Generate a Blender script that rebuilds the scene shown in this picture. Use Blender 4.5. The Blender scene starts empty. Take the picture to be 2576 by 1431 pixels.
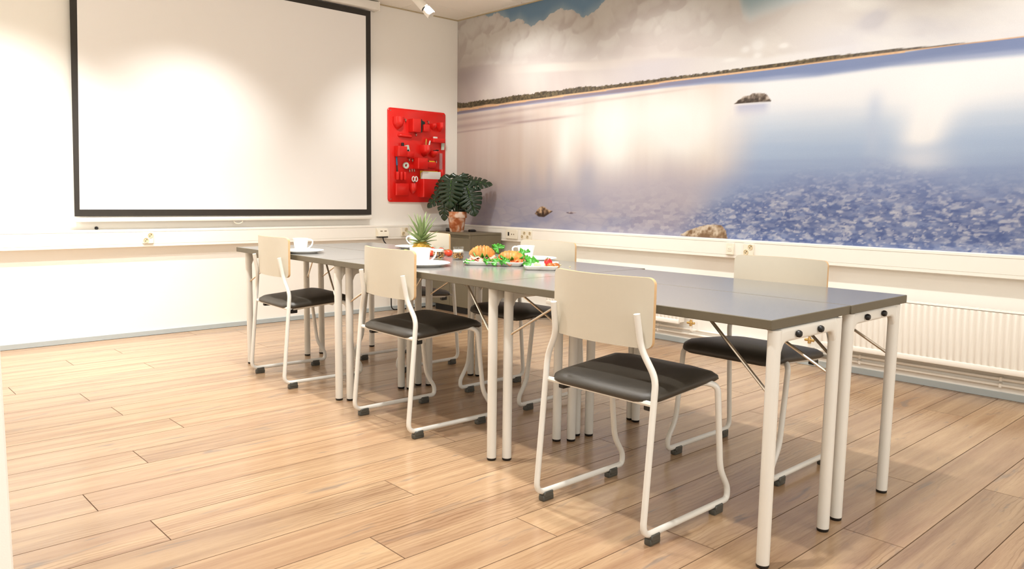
import bpy, bmesh, math, random
import numpy as np
from mathutils import Vector, Matrix

scn = bpy.context.scene
C = scn.collection
PI = math.pi
rad = math.radians

# ------------------------------------------------------------------ camera
CAM = Vector((-4.7127, -5.8986, 1.0439))
yaw, pitch, roll = 0.7464, 0.1126, 0.0142
fwd = Vector((math.sin(yaw) * math.cos(pitch), math.cos(yaw) * math.cos(pitch), -math.sin(pitch)))
rgt = Vector((math.cos(yaw), -math.sin(yaw), 0))
upv = rgt.cross(fwd)
r2 = math.cos(roll) * rgt + math.sin(roll) * upv
u2 = -math.sin(roll) * rgt + math.cos(roll) * upv
cd = bpy.data.cameras.new('camera')
cd.sensor_width = 36.0
cd.lens = 1944.26 / 2576 * 36.0
cd.clip_start = 0.02
cam = bpy.data.objects.new('camera', cd)
C.objects.link(cam)
M3 = Matrix((r2, u2, -fwd)).transposed()
cam.matrix_world = Matrix.Translation(CAM) @ M3.to_4x4()
scn.camera = cam

# ------------------------------------------------------------------ world, lights, exposure
w = bpy.data.worlds.new('world')
scn.world = w
w.use_nodes = True
w.node_tree.nodes['Background'].inputs[0].default_value = (1.0, 0.93, 0.82, 1)
w.node_tree.nodes['Background'].inputs[1].default_value = 0.3
vs = scn.view_settings
vs.view_transform = 'Standard'
vs.look = 'None'
vs.exposure = 0.94
vs.gamma = 1.0
vs.use_curve_mapping = False


def spot(name, loc, target, power, angle=80, blend=0.6, size=0.03, col=(1.0, 0.985, 0.96)):
    l = bpy.data.lights.new(name, 'SPOT')
    l.energy = power
    l.spot_size = rad(angle)
    l.spot_blend = blend
    l.shadow_soft_size = size
    l.color = col
    o = bpy.data.objects.new(name, l)
    C.objects.link(o)
    o.location = loc
    d = Vector(target) - Vector(loc)
    o.rotation_euler = d.to_track_quat('-Z', 'Y').to_euler()
    return o


def area(name, loc, target, power, sx, sy, col=(1.0, 0.985, 0.96)):
    l = bpy.data.lights.new(name, 'AREA')
    l.shape = 'RECTANGLE'
    l.size = sx
    l.size_y = sy
    l.energy = power
    l.color = col
    o = bpy.data.objects.new(name, l)
    C.objects.link(o)
    o.location = loc
    d = Vector(target) - Vector(loc)
    o.rotation_euler = d.to_track_quat('-Z', 'Y').to_euler()
    return o


# track heads washing the mural wall
for y, e in ((-0.95, 74), (-2.3, 44), (-3.6, 38), (-4.9, 40)):
    spot('track_and_fill_light', (-1.05, y, 2.5), (0.0, y - 0.05, 1.1), e, 112, 1.0)
spot('track_and_fill_light', (-1.25, -1.0, 2.5), (-0.6, 0.0, 0.75), 26, 86, 1.0)  # extra unseen spot, added to brighten the back wall near the corner
# track heads washing the screen wall
for x, e in ((-2.5, 48), (-3.7, 68), (-4.25, 50)):
    spot('track_and_fill_light', (x, -1.0, 2.5), (x - 0.1, 0.0, 0.25), e, 92, 1.0)
# heads along the middle of the room
for y, e in ((-1.7, 80), (-3.2, 74), (-4.6, 54)):
    spot('track_and_fill_light', (-2.72, y, 2.55), (-2.15, y + 0.15, 0.0), e, 100, 0.9, 0.04)
for y, e in ((-1.4, 76), (-2.9, 72), (-4.4, 62)):
    spot('track_and_fill_light', (-3.45, y, 2.55), (-3.5, y + 0.2, 0.0), e, 115, 0.9, 0.04)
# unseen fill lights added behind the camera: one overhead, one at the rear wall
area('overhead_fill', (-5.6, -6.4, 2.66), (-5.6, -6.4, 0), 45, 1.2, 1.2)
area('rear_wall_fill', (-2.6, -8.95, 1.6), (-2.6, 0, 1.6), 40, 3.6, 1.7, (1.0, 0.98, 0.95))  # added in place of daylight; this wall has no window


# ------------------------------------------------------------------ helpers
def lin(c):
    c = c / 255.0
    return c / 12.92 if c <= 0.04045 else ((c + 0.055) / 1.055) ** 2.4


def L3(r, g, b):
    return (lin(r), lin(g), lin(b), 1.0)


MATS = {}


def mat(name, rgb, rough=0.5, metal=0.0, var=0.04, scale=8.0, bump=0.0, bscale=60.0, spec=0.5, stretch=(1, 1, 1), **kw):
    """principled material whose colour is broken up by a little noise"""
    if name in MATS:
        return MATS[name]
    m = bpy.data.materials.new(name)
    m.use_nodes = True
    nt = m.node_tree
    p = nt.nodes['Principled BSDF']
    col = L3(*rgb)
    tc = nt.nodes.new('ShaderNodeTexCoord')
    mp = nt.nodes.new('ShaderNodeMapping')
    mp.inputs['Scale'].default_value = stretch
    nt.links.new(tc.outputs['Object'], mp.inputs[0])
    nz = nt.nodes.new('ShaderNodeTexNoise')
    nz.inputs['Scale'].default_value = scale
    nz.inputs['Detail'].default_value = 4
    nt.links.new(mp.outputs[0], nz.inputs['Vector'])
    mix = nt.nodes.new('ShaderNodeMix')
    mix.data_type = 'RGBA'
    mix.inputs[6].default_value = tuple(max(0, c * (1 - var * 1.5)) for c in col[:3]) + (1,)
    mix.inputs[7].default_value = tuple(min(1, c * (1 + var)) for c in col[:3]) + (1,)
    nt.links.new(nz.outputs[0], mix.inputs[0])
    nt.links.new(mix.outputs[2], p.inputs['Base Color'])
    p.inputs['Roughness'].default_value = rough
    p.inputs['Metallic'].default_value = metal
    p.inputs['Specular IOR Level'].default_value = spec
    for k, v in kw.items():
        p.inputs[k].default_value = v
    if bump:
        n2 = nt.nodes.new('ShaderNodeTexNoise')
        n2.inputs['Scale'].default_value = bscale
        n2.inputs['Detail'].default_value = 3
        nt.links.new(mp.outputs[0], n2.inputs['Vector'])
        b = nt.nodes.new('ShaderNodeBump')
        b.inputs['Strength'].default_value = bump
        b.inputs['Distance'].default_value = 0.002
        nt.links.new(n2.outputs[0], b.inputs['Height'])
        nt.links.new(b.outputs[0], p.inputs['Normal'])
    MATS[name] = m
    return m


def fillet(pts, r, n=5):
    """round the corners of a polyline"""
    pts = [Vector(p) for p in pts]
    out = [pts[0]]
    for i in range(1, len(pts) - 1):
        a, b, c = pts[i - 1], pts[i], pts[i + 1]
        ri = r[i - 1] if isinstance(r, (list, tuple)) else r
        d1, d2 = (a - b), (c - b)
        t = min(ri, d1.length * 0.48, d2.length * 0.48)
        p0, p1 = b + d1.normalized() * t, b + d2.normalized() * t
        for k in range(n + 1):
            s = k / n
            out.append((1 - s) ** 2 * p0 + 2 * s * (1 - s) * b + s * s * p1)
    out.append(pts[-1])
    return out


class B:
    """collects shapes into one mesh"""

    def __init__(self):
        self.bm = bmesh.new()
        self.mi = 0

    def _f(self, vs):
        try:
            f = self.bm.faces.new(vs)
            f.material_index = self.mi
            return f
        except ValueError:
            return None

    def box(self, x0, x1, y0, y1, z0, z1, bev=0.0, seg=1, mtx=None):
        bm = self.bm
        v = [bm.verts.new((x, y, z)) for z in (z0, z1) for y in (y0, y1) for x in (x0, x1)]
        fs = []
        for q in ((0, 2, 3, 1), (4, 5, 7, 6), (0, 1, 5, 4), (2, 6, 7, 3), (0, 4, 6, 2), (1, 3, 7, 5)):
            fs.append(self._f([v[k] for k in q]))
        vv = v
        if bev:
            es = list({e for f in fs for e in f.edges})
            r = bmesh.ops.bevel(bm, geom=es, offset=bev, segments=seg, affect='EDGES', profile=0.5)
            for f in r['faces']:
                f.material_index = self.mi
            vv = list({x for f in bm.faces if f.is_valid for x in f.verts if x in set(r['verts'])} | {x for x in v if x.is_valid})
        if mtx is not None:
            for x in vv:
                x.co = mtx @ x.co
        return self

    def tube(self, pts, r, n=10, caps=True, closed=False):
        bm = self.bm
        pts = [Vector(p) for p in pts]
        N = len(pts)
        rings = []
        t0 = (pts[1] - pts[0]).normalized()
        ref = Vector((0, 0, 1)) if abs(t0.z) < 0.9 else Vector((1, 0, 0))
        nrm = (ref - t0 * ref.dot(t0)).normalized()
        for i in range(N):
            if i == 0:
                t = (pts[1] - pts[0])
            elif i == N - 1:
                t = (pts[-1] - pts[-2])
            else:
                t = (pts[i + 1] - pts[i]).normalized() + (pts[i] - pts[i - 1]).normalized()
            t = t.normalized() if t.length > 1e-9 else t0
            nrm = (nrm - t * nrm.dot(t))
            nrm = nrm.normalized()
            bn = t.cross(nrm)
            rr = r[i] if isinstance(r, (list, tuple)) else r
            rings.append([bm.verts.new(pts[i] + rr * (math.cos(a) * nrm + math.sin(a) * bn)) for a in [2 * PI * k / n for k in range(n)]])
        for i in range(N - 1):
            for k in range(n):
                self._f([rings[i][k], rings[i][(k + 1) % n], rings[i + 1][(k + 1) % n], rings[i + 1][k]])
        if caps:
            self._f(rings[0][::-1])
            self._f(rings[-1])
        return self

    def lathe(self, prof, n=24, c=(0, 0, 0), mtx=None):
        bm = self.bm
        rings = []
        for r, z in prof:
            if r < 1e-6:
                rings.append([bm.verts.new((c[0], c[1], c[2] + z))])
            else:
                rings.append([bm.verts.new((c[0] + r * math.cos(2 * PI * k / n), c[1] + r * math.sin(2 * PI * k / n), c[2] + z)) for k in range(n)])
        if mtx is not None:
            for R_ in rings:
                for v in R_:
                    v.co = mtx @ v.co
        for a, b in zip(rings[:-1], rings[1:]):
            for k in range(n):
                if len(a) == 1 and len(b) == 1:
                    break
                if len(a) == 1:
                    self._f([a[0], b[(k + 1) % n], b[k]][::-1])
                elif len(b) == 1:
                    self._f([a[k], a[(k + 1) % n], b[0]])
                else:
                    self._f([a[k], a[(k + 1) % n], b[(k + 1) % n], b[k]])
        return self

    def loft(self, rings, cap0=True, cap1=True):
        """rings: lists of points of equal length"""
        R_ = [[self.bm.verts.new(p) for p in ring] for ring in rings]
        n = len(R_[0])
        for a, b in zip(R_[:-1], R_[1:]):
            for k in range(n):
                self._f([a[k], a[(k + 1) % n], b[(k + 1) % n], b[k]])
        if cap0:
            self._f(R_[0][::-1])
        if cap1:
            self._f(R_[-1])
        return self

    def grid(self, P):
        """P[i][j] points -> open quad sheet"""
        V = [[self.bm.verts.new(p) for p in row] for row in P]
        for i in range(len(V) - 1):
            for j in range(len(V[0]) - 1):
                self._f([V[i][j], V[i + 1][j], V[i + 1][j + 1], V[i][j + 1]])
        return self

    def ball(self, c, r, n=12, m=8, sc=(1, 1, 1), jit=0.0, rng=None):
        prof = []
        rings = []
        for i in range(m + 1):
            th = PI * i / m
            ring = []
            if i in (0, m):
                ring.append(self.bm.verts.new((c[0], c[1], c[2] - r * sc[2] * math.cos(th))))
            else:
                for k in range(n):
                    ph = 2 * PI * k / n
                    q = 1 + (rng.uniform(-jit, jit) if rng else 0)
                    ring.append(self.bm.verts.new((c[0] + q * r * sc[0] * math.sin(th) * math.cos(ph), c[1] + q * r * sc[1] * math.sin(th) * math.sin(ph), c[2] - q * r * sc[2] * math.cos(th))))
            rings.append(ring)
        for a, b in zip(rings[:-1], rings[1:]):
            for k in range(n):
                if len(a) == 1:
                    self._f([a[0], b[(k + 1) % n], b[k]])
                elif len(b) == 1:
                    self._f([a[k], a[(k + 1) % n], b[0]])
                else:
                    self._f([a[k], a[(k + 1) % n], b[(k + 1) % n], b[k]])
        return self

    def build(self, name, mats, parent=None, smooth=True, angle=40, fix=True):
        bm = self.bm
        if fix:
            bmesh.ops.recalc_face_normals(bm, faces=bm.faces[:])
        me = bpy.data.meshes.new(name)
        bm.to_mesh(me)
        bm.free()
        if smooth and len(me.polygons):
            me.shade_smooth()
            me.set_sharp_from_angle(angle=rad(angle))
        o = bpy.data.objects.new(name, me)
        C.objects.link(o)
        for m in (mats if isinstance(mats, (list, tuple)) else [mats]):
            me.materials.append(m)
        if parent is not None:
            o.parent = parent
        return o


def thing(name, label, cat, loc=(0, 0, 0), rz=0.0, group=None):
    o = bpy.data.objects.new(name, None)
    o.empty_display_size = 0.05
    C.objects.link(o)
    o.location = loc
    o.rotation_euler = (0, 0, rz)
    return tag(o, label, cat, group)


def tag(o, label, cat, group=None):
    o['label'] = label
    o['category'] = cat
    if group:
        o['group'] = group
    return o


def struct(o):
    o['kind'] = 'structure'
    return o


def dup(root, loc, rz, label, group=None):
    r = root.copy()
    C.objects.link(r)
    r.location = loc
    r.rotation_euler = (0, 0, rz)
    r['label'] = label
    if group:
        r['group'] = group
    for ch in list(root.children):
        c = ch.copy()
        C.objects.link(c)
        c.parent = r
        for g in list(ch.children):
            d = g.copy()
            C.objects.link(d)
            d.parent = c
    return r


def rrect(w_, h_, r, n=5, cx=0.0, cy=0.0):
    """rounded rectangle outline, counter-clockwise"""
    out = []
    for sx, sy, a0 in ((1, -1, -90), (1, 1, 0), (-1, 1, 90), (-1, -1, 180)):
        x, y = cx + sx * (w_ / 2 - r), cy + sy * (h_ / 2 - r)
        for k in range(n + 1):
            a = rad(a0 + 90 * k / n)
            out.append((x + r * math.cos(a), y + r * math.sin(a)))
    return out


# ------------------------------------------------------------------ materials
m_wall = mat('wall_paint', (246, 243, 235), 0.6, var=0.012, scale=3, bump=0.12, bscale=350)
m_ceil = mat('ceiling_board', (244, 240, 229), 0.85, var=0.02, scale=90, bump=0.15, bscale=300)
m_trunk = mat('white_duct_plastic', (246, 243, 234), 0.35, var=0.008)
m_socket = mat('socket_plastic', (242, 236, 218), 0.3, var=0.01)
m_sockhole = mat('socket_hole', (120, 104, 78), 0.5)
m_well_shade = mat('socket_well_shade', (214, 198, 162), 0.35)  # darker than the plate: shade of the uncut recess put into the colour
m_base = mat('grey_vinyl_skirting', (176, 184, 184), 0.5, var=0.04)
m_black = mat('black_plastic', (18, 17, 16), 0.4)
m_cream = mat('cream_enamel', (228, 226, 218), 0.32, var=0.015)
m_back = mat('cream_laminate', (202, 194, 176), 0.45, var=0.015, scale=30)
m_ply = mat('birch_edge', (216, 180, 134), 0.5, var=0.08, scale=60)
m_leather = mat('black_leatherette', (60, 55, 47), 0.45, var=0.12, scale=20, bump=0.25, bscale=450)
m_pad = mat('grey_glide', (74, 74, 68), 0.35, var=0.05)
m_top = mat('slate_laminate', (132, 131, 128), 0.19, var=0.03, scale=120, bump=0.04, bscale=500, spec=1.0)
m_edge = mat('table_edge_band', (100, 92, 74), 0.5, var=0.05, scale=40)
m_chrome = mat('chrome_rod', (215, 208, 196), 0.18, metal=1.0, var=0.01)
m_steel = mat('bolt_steel', (170, 165, 150), 0.35, metal=1.0)
m_cab = mat('olive_grey_lacquer', (112, 103, 82), 0.45, var=0.02)
m_white = mat('white_porcelain', (246, 243, 236), 0.15, var=0.006)
m_lampw = mat('white_lamp_metal', (244, 240, 230), 0.35, var=0.01)
m_rad = mat('radiator_enamel', (244, 240, 230), 0.35, var=0.008)
m_brass = mat('valve_brass', (196, 160, 100), 0.35, metal=0.8)


# floor: oak planks
def floor_mat():
    m = bpy.data.materials.new('oak_plank')
    m.use_nodes = True
    nt = m.node_tree
    N = nt.nodes
    Lk = nt.links.new
    p = N['Principled BSDF']
    geo = N.new('ShaderNodeNewGeometry')
    oi = N.new('ShaderNodeObjectInfo')
    off = N.new('ShaderNodeVectorMath')
    off.operation = 'SCALE'
    off.inputs[0].default_value = (37.0, 61.0, 13.0)
    Lk(oi.outputs['Random'], off.inputs['Scale'])
    add = N.new('ShaderNodeVectorMath')
    Lk(geo.outputs['Position'], add.inputs[0])
    Lk(off.outputs[0], add.inputs[1])

    def mapped(sx, sy, sz=1):
        mp = N.new('ShaderNodeMapping')
        mp.inputs['Scale'].default_value = (sx, sy, sz)
        Lk(add.outputs[0], mp.inputs[0])
        return mp.outputs[0]

    def noise(vec, sc, det=5, dist=0.0, ro=0.55):
        n = N.new('ShaderNodeTexNoise')
        n.inputs['Scale'].default_value = sc
        n.inputs['Detail'].default_value = det
        n.inputs['Roughness'].default_value = ro
        n.inputs['Distortion'].default_value = dist
        Lk(vec, n.inputs['Vector'])
        return n.outputs[0]

    def ramp(fac, stops):
        r = N.new('ShaderNodeValToRGB')
        while len(r.color_ramp.elements) < len(stops):
            r.color_ramp.elements.new(0.5)
        for e, (pos, col) in zip(r.color_ramp.elements, stops):
            e.position = pos
            e.color = col
        Lk(fac, r.inputs[0])
        return r.outputs[0]

    def mix(fac, a, b, mode='MIX'):
        x = N.new('ShaderNodeMix')
        x.data_type = 'RGBA'
        x.blend_type = mode
        for sock, val in ((0, fac), (6, a), (7, b)):
            if isinstance(val, (float, int)):
                x.inputs[sock].default_value = val
            elif isinstance(val, tuple):
                x.inputs[sock].default_value = val
            else:
                Lk(val, x.inputs[sock])
        return x.outputs[2]

    # board to board tone
    tone = ramp(oi.outputs['Random'], [(0.0, L3(152, 126, 101)), (0.3, L3(171, 141, 111)), (0.6, L3(160, 131, 106)), (1.0, L3(181, 152, 119))])
    # broad streaks along the board
    streak = noise(mapped(0.55, 9.0), 2.2, 5, 0.4)
    c1 = mix(ramp(streak, [(0.3, (0, 0, 0, 1)), (0.7, (1, 1, 1, 1))]), mix(1.0, tone, L3(236, 226, 220), 'MULTIPLY'), mix(0.55, tone, L3(202, 172, 134)))
    # cathedral rings
    wv = N.new('ShaderNodeTexWave')
    wv.wave_type = 'BANDS'
    wv.bands_direction = 'Y'
    wv.inputs['Scale'].default_value = 9.0
    wv.inputs['Distortion'].default_value = 9.0
    wv.inputs['Detail'].default_value = 3
    wv.inputs['Detail Scale'].default_value = 0.9
    Lk(mapped(0.55, 1.9), wv.inputs['Vector'])
    ringmask = ramp(noise(mapped(0.7, 2.0), 1.6, 2), [(0.48, (0, 0, 0, 1)), (0.62, (1, 1, 1, 1))])
    rings = ramp(wv.outputs['Fac'], [(0.0, (0.72, 0.68, 0.64, 1)), (0.35, (1, 1, 1, 1))])
    c2 = mix(ringmask, c1, mix(0.8, c1, rings, 'MULTIPLY'))
    # fine pores
    pores = ramp(noise(mapped(6.0, 150.0), 3.0, 4, 0, 0.7), [(0.36, (0.80, 0.77, 0.74, 1)), (0.5, (1, 1, 1, 1))])
    c3 = mix(0.6, c2, pores, 'MULTIPLY')
    # grey smoky knots drawn along the grain
    kn = ramp(noise(mapped(2.2, 11.0), 1.6, 3, 0.8), [(0.62, (0, 0, 0, 1)), (0.73, (1, 1, 1, 1))])
    c4 = mix(mix(0.62, (0, 0, 0, 1), kn), c3, L3(118, 108, 100))
    Lk(c4, p.inputs['Base Color'])
    rr = N.new('ShaderNodeMapRange')
    rr.inputs[3].default_value = 0.13
    rr.inputs[4].default_value = 0.24
    Lk(streak, rr.inputs[0])
    Lk(rr.outputs[0], p.inputs['Roughness'])
    b = N.new('ShaderNodeBump')
    b.inputs['Strength'].default_value = 0.12
    b.inputs['Distance'].default_value = 0.001
    Lk(pores, b.inputs['Height'])
    Lk(b.outputs[0], p.inputs['Normal'])
    return m


m_floor = floor_mat()
m_joint = mat('plank_edge', (112, 84, 60), 0.8, var=0.2, scale=30)
ZC = 2.692

# ------------------------------------------------------------------ room shell
rnd = random.Random(7)
b = B()
b.box(-8.0, 0.1, -9.0, 0.1, -0.1, -0.013)
floor = struct(b.build('floor', mat('subfloor', (120, 92, 68), 0.7), smooth=False))
ROW0, PW, PL = -3.006, 0.1873, 2.2
plank_mesh = {}


def plank(x0, x1, y1):
    """one board with eased edges; its far edge lies at y1"""
    ln = round(x1 - x0, 3)
    if ln < 0.03:
        return
    if ln not in plank_mesh:
        q = B()
        g = 0.0004
        rim = lambda e, z: [(g + e, -PW + g + e, z), (ln - g - e, -PW + g + e, z), (ln - g - e, -g - e, z), (g + e, -g - e, z)]
        q.mi = 1
        q.loft([rim(0, -0.013), rim(0, -0.0014), rim(.0013, 0)], cap0=False, cap1=False)
        q.mi = 0
        q._f([q.bm.verts.new(p) for p in rim(.0013, 0)])
        o = q.build('plank', (m_floor, m_joint), floor, smooth=False)
        plank_mesh[ln] = o.data
    else:
        o = bpy.data.objects.new('plank', plank_mesh[ln])
        C.objects.link(o)
        o.parent = floor
    o.location = (x0, y1, 0)


# butt joints read off the photograph, as row -> x of one joint
joint = {14: -3.216, 13: -3.545, 11: -3.203, 10: -3.944, 8: -3.694, 6: -3.647, 4: -3.502, 2: -3.773, 0: -4.048, 15: -2.3, 12: -2.4, 9: -2.7, 7: -4.7, 5: -2.5, 3: -2.62, 1: -2.75,
         -1: -2.7, -2: -3.945, -3: -3.183, -4: -2.2, -5: -3.483, -6: -3.043, -7: -1.5, -8: -2.75, -9: -3.9, -10: -2.302, -11: -1.56, -12: -3.2}
for n in range(-19, 17):
    yt = ROW0 + (n) * PW
    if yt > -0.01:
        continue
    j = joint.get(n, -3.0 + rnd.uniform(-1.0, 1.0))
    xs = [-6.2]
    k = j
    while k > -6.2 + 0.3:
        k -= PL
    k += PL
    while k < -0.15:
        xs.append(k)
        k += PL
    xs.append(0.0)
    for a, c in zip(xs[:-1], xs[1:]):
        plank(a, c, yt)
# the strip left at the screen wall
plank(-6.2, -2.6, -0.01 + 0.0)
plank(-2.6, 0.0, -0.01 + 0.0)

b = B(); b.box(-8.0, 0.1, 0.0, 0.1, -0.1, 2.9)
struct(b.build('wall_back', m_wall, smooth=False))
b = B(); b.box(0.0, 0.1, -9.0, 0.0, -0.1, 2.9)
struct(b.build('wall_right', m_wall, smooth=False))
b = B(); b.box(-8.1, 0.1, -9.1, -9.0, -0.1, 2.9)
struct(b.build('wall_front', m_wall, smooth=False))
b = B(); b.box(-8.1, -8.0, -9.0, 0.1, -0.1, 2.9)
struct(b.build('wall_far_left', m_wall, smooth=False))
b = B(); b.box(-4.57, -4.415, -3.99, 0.0, -0.013, 2.8, 0.004, 1)
struct(b.build('wall_left', m_wall, smooth=False))
b = B(); b.box(-8.0, 0.1, -9.0, 0.1, ZC + 0.013, 2.9)
ceiling = struct(b.build('ceiling', m_ceil, smooth=False))
tile_me = None
for i in range(7):
    for jy in range(6):
        x1 = -0.05 - 0.6 * i + 0.6
        y1 = -0.32 - 0.6 * jy + 0.6
        x0, y0 = x1 - 0.6, y1 - 0.6
        x1, y1 = min(x1, -0.002), min(y1, -0.002)
        full = (x1 - x0 > 0.59 and y1 - y0 > 0.59)
        if full and tile_me:
            o = bpy.data.objects.new('ceiling_tile', tile_me)
            C.objects.link(o)
            o.parent = ceiling
        else:
            q = B()
            q.box(0.0035, x1 - x0 - 0.0035, 0.0035, y1 - y0 - 0.0035, 0, 0.0128, 0.002, 1)
            o = q.build('ceiling_tile', m_ceil, ceiling, smooth=False)
            if full:
                tile_me = o.data
        o.location = (x0, y0, ZC)

m_angle = mat('ceiling_angle_trim', (188, 172, 138), 0.6)
b = B(); b.box(-4.41, -0.011, -0.010, 0.0, ZC - 0.009, ZC - 0.0002)
struct(b.build('trim_3', m_angle, smooth=False))
b = B(); b.box(-0.010, -0.0035, -8.9, 0.0, ZC - 0.009, ZC - 0.0002)
struct(b.build('trim_4', m_angle, smooth=False))

# skirting
b = B(); b.box(-8.0, -0.009, -0.009, 0.0, 0.0, 0.037, 0.002)
struct(b.build('baseboard_back', m_base, smooth=False))
b = B(); b.box(-0.009, 0.0, -9.0, 0.0, 0.0, 0.037, 0.002)
struct(b.build('baseboard_right', m_base, smooth=False))


# cable duct on both walls: profile (depth, z) with the two lid grooves
DUCT = [(0, 0.652), (0.048, 0.652), (0.058, 0.656), (0.058, 0.6715), (0.0545, 0.6725), (0.0545, 0.6745), (0.0575, 0.6755), (0.0575, 0.7585),
        (0.0535, 0.7592), (0.0535, 0.7618), (0.058, 0.7625), (0.058, 0.776), (0.054, 0.779), (0, 0.779)]
b = B()
b.loft([[(x, -d_, z) for d_, z in DUCT] for x in (-4.41, -0.0585)])
struct(b.build('trim_1', m_trunk, smooth=False))
b = B()
b.loft([[(-d_, y, z) for d_, z in DUCT] for y in (-8.5, -0.001)])
struct(b.build('trim_2', m_trunk, smooth=False))


# ------------------------------------------------------------------ mural
def hash2(ix, iy, seed):
    n = (ix.astype(np.int64) * 374761393 + iy.astype(np.int64) * 668265263 + seed * 1442695041) & 0x7fffffff
    n = ((n ^ (n >> 13)) * 1274126177) & 0x7fffffff
    n = ((n ^ (n >> 15)) * 2246822519) & 0x7fffffff
    return ((n ^ (n >> 16)) & 0xffff) / 65535.0


def vnoise(x, y, seed=0):
    ix, iy = np.floor(x), np.floor(y)
    fx, fy = x - ix, y - iy
    fx = fx * fx * fx * (fx * (fx * 6 - 15) + 10)
    fy = fy * fy * fy * (fy * (fy * 6 - 15) + 10)
    a = hash2(ix, iy, seed); b_ = hash2(ix + 1, iy, seed)
    c = hash2(ix, iy + 1, seed); d_ = hash2(ix + 1, iy + 1, seed)
    return (a * (1 - fx) + b_ * fx) * (1 - fy) + (c * (1 - fx) + d_ * fx) * fy


def fbm(x, y, o=5, seed=0, g=0.5):
    s, a, t = 0, 1.0, 0
    for k in range(o):
        s = s + a * vnoise(x * 2 ** k + 17.3 * k, y * 2 ** k + 9.1 * k, seed + k)
        t += a
        a *= g
    return s / t


def billow(x, y, o=5, seed=0, g=0.5):
    s, a, t = 0, 1.0, 0
    for k in range(o):
        s = s + a * np.abs(2 * vnoise(x * 2 ** k + 5.3 * k, y * 2 ** k + 3.7 * k, seed + k) - 1)
        t += a
        a *= g
    return s / t


def voro(x, y, seed=0):
    """distance to nearest and second nearest point, cell value"""
    ix, iy = np.floor(x), np.floor(y)
    d1 = np.full(x.shape, 9.0); d2 = np.full(x.shape, 9.0); cid = np.zeros(x.shape)
    for dx in (-1, 0, 1):
        for dy in (-1, 0, 1):
            cx, cy = ix + dx, iy + dy
            px = cx + 0.1 + 0.8 * hash2(cx, cy, seed); py = cy + 0.1 + 0.8 * hash2(cx, cy, seed + 11)
            dd = np.hypot(x - px, y - py)
            h = hash2(cx, cy, seed + 23)
            near = dd < d1
            d2 = np.where(near, d1, np.minimum(d2, dd))
            cid = np.where(near, h, cid)
            d1 = np.where(near, dd, d1)
    return d1, d2, cid


def sst(a, b_, x):
    t = np.clip((x - a) / (b_ - a), 0, 1)
    return t * t * (3 - 2 * t)


def gau(x, c, s):
    return np.exp(-((x - c) / s) ** 2)


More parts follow.
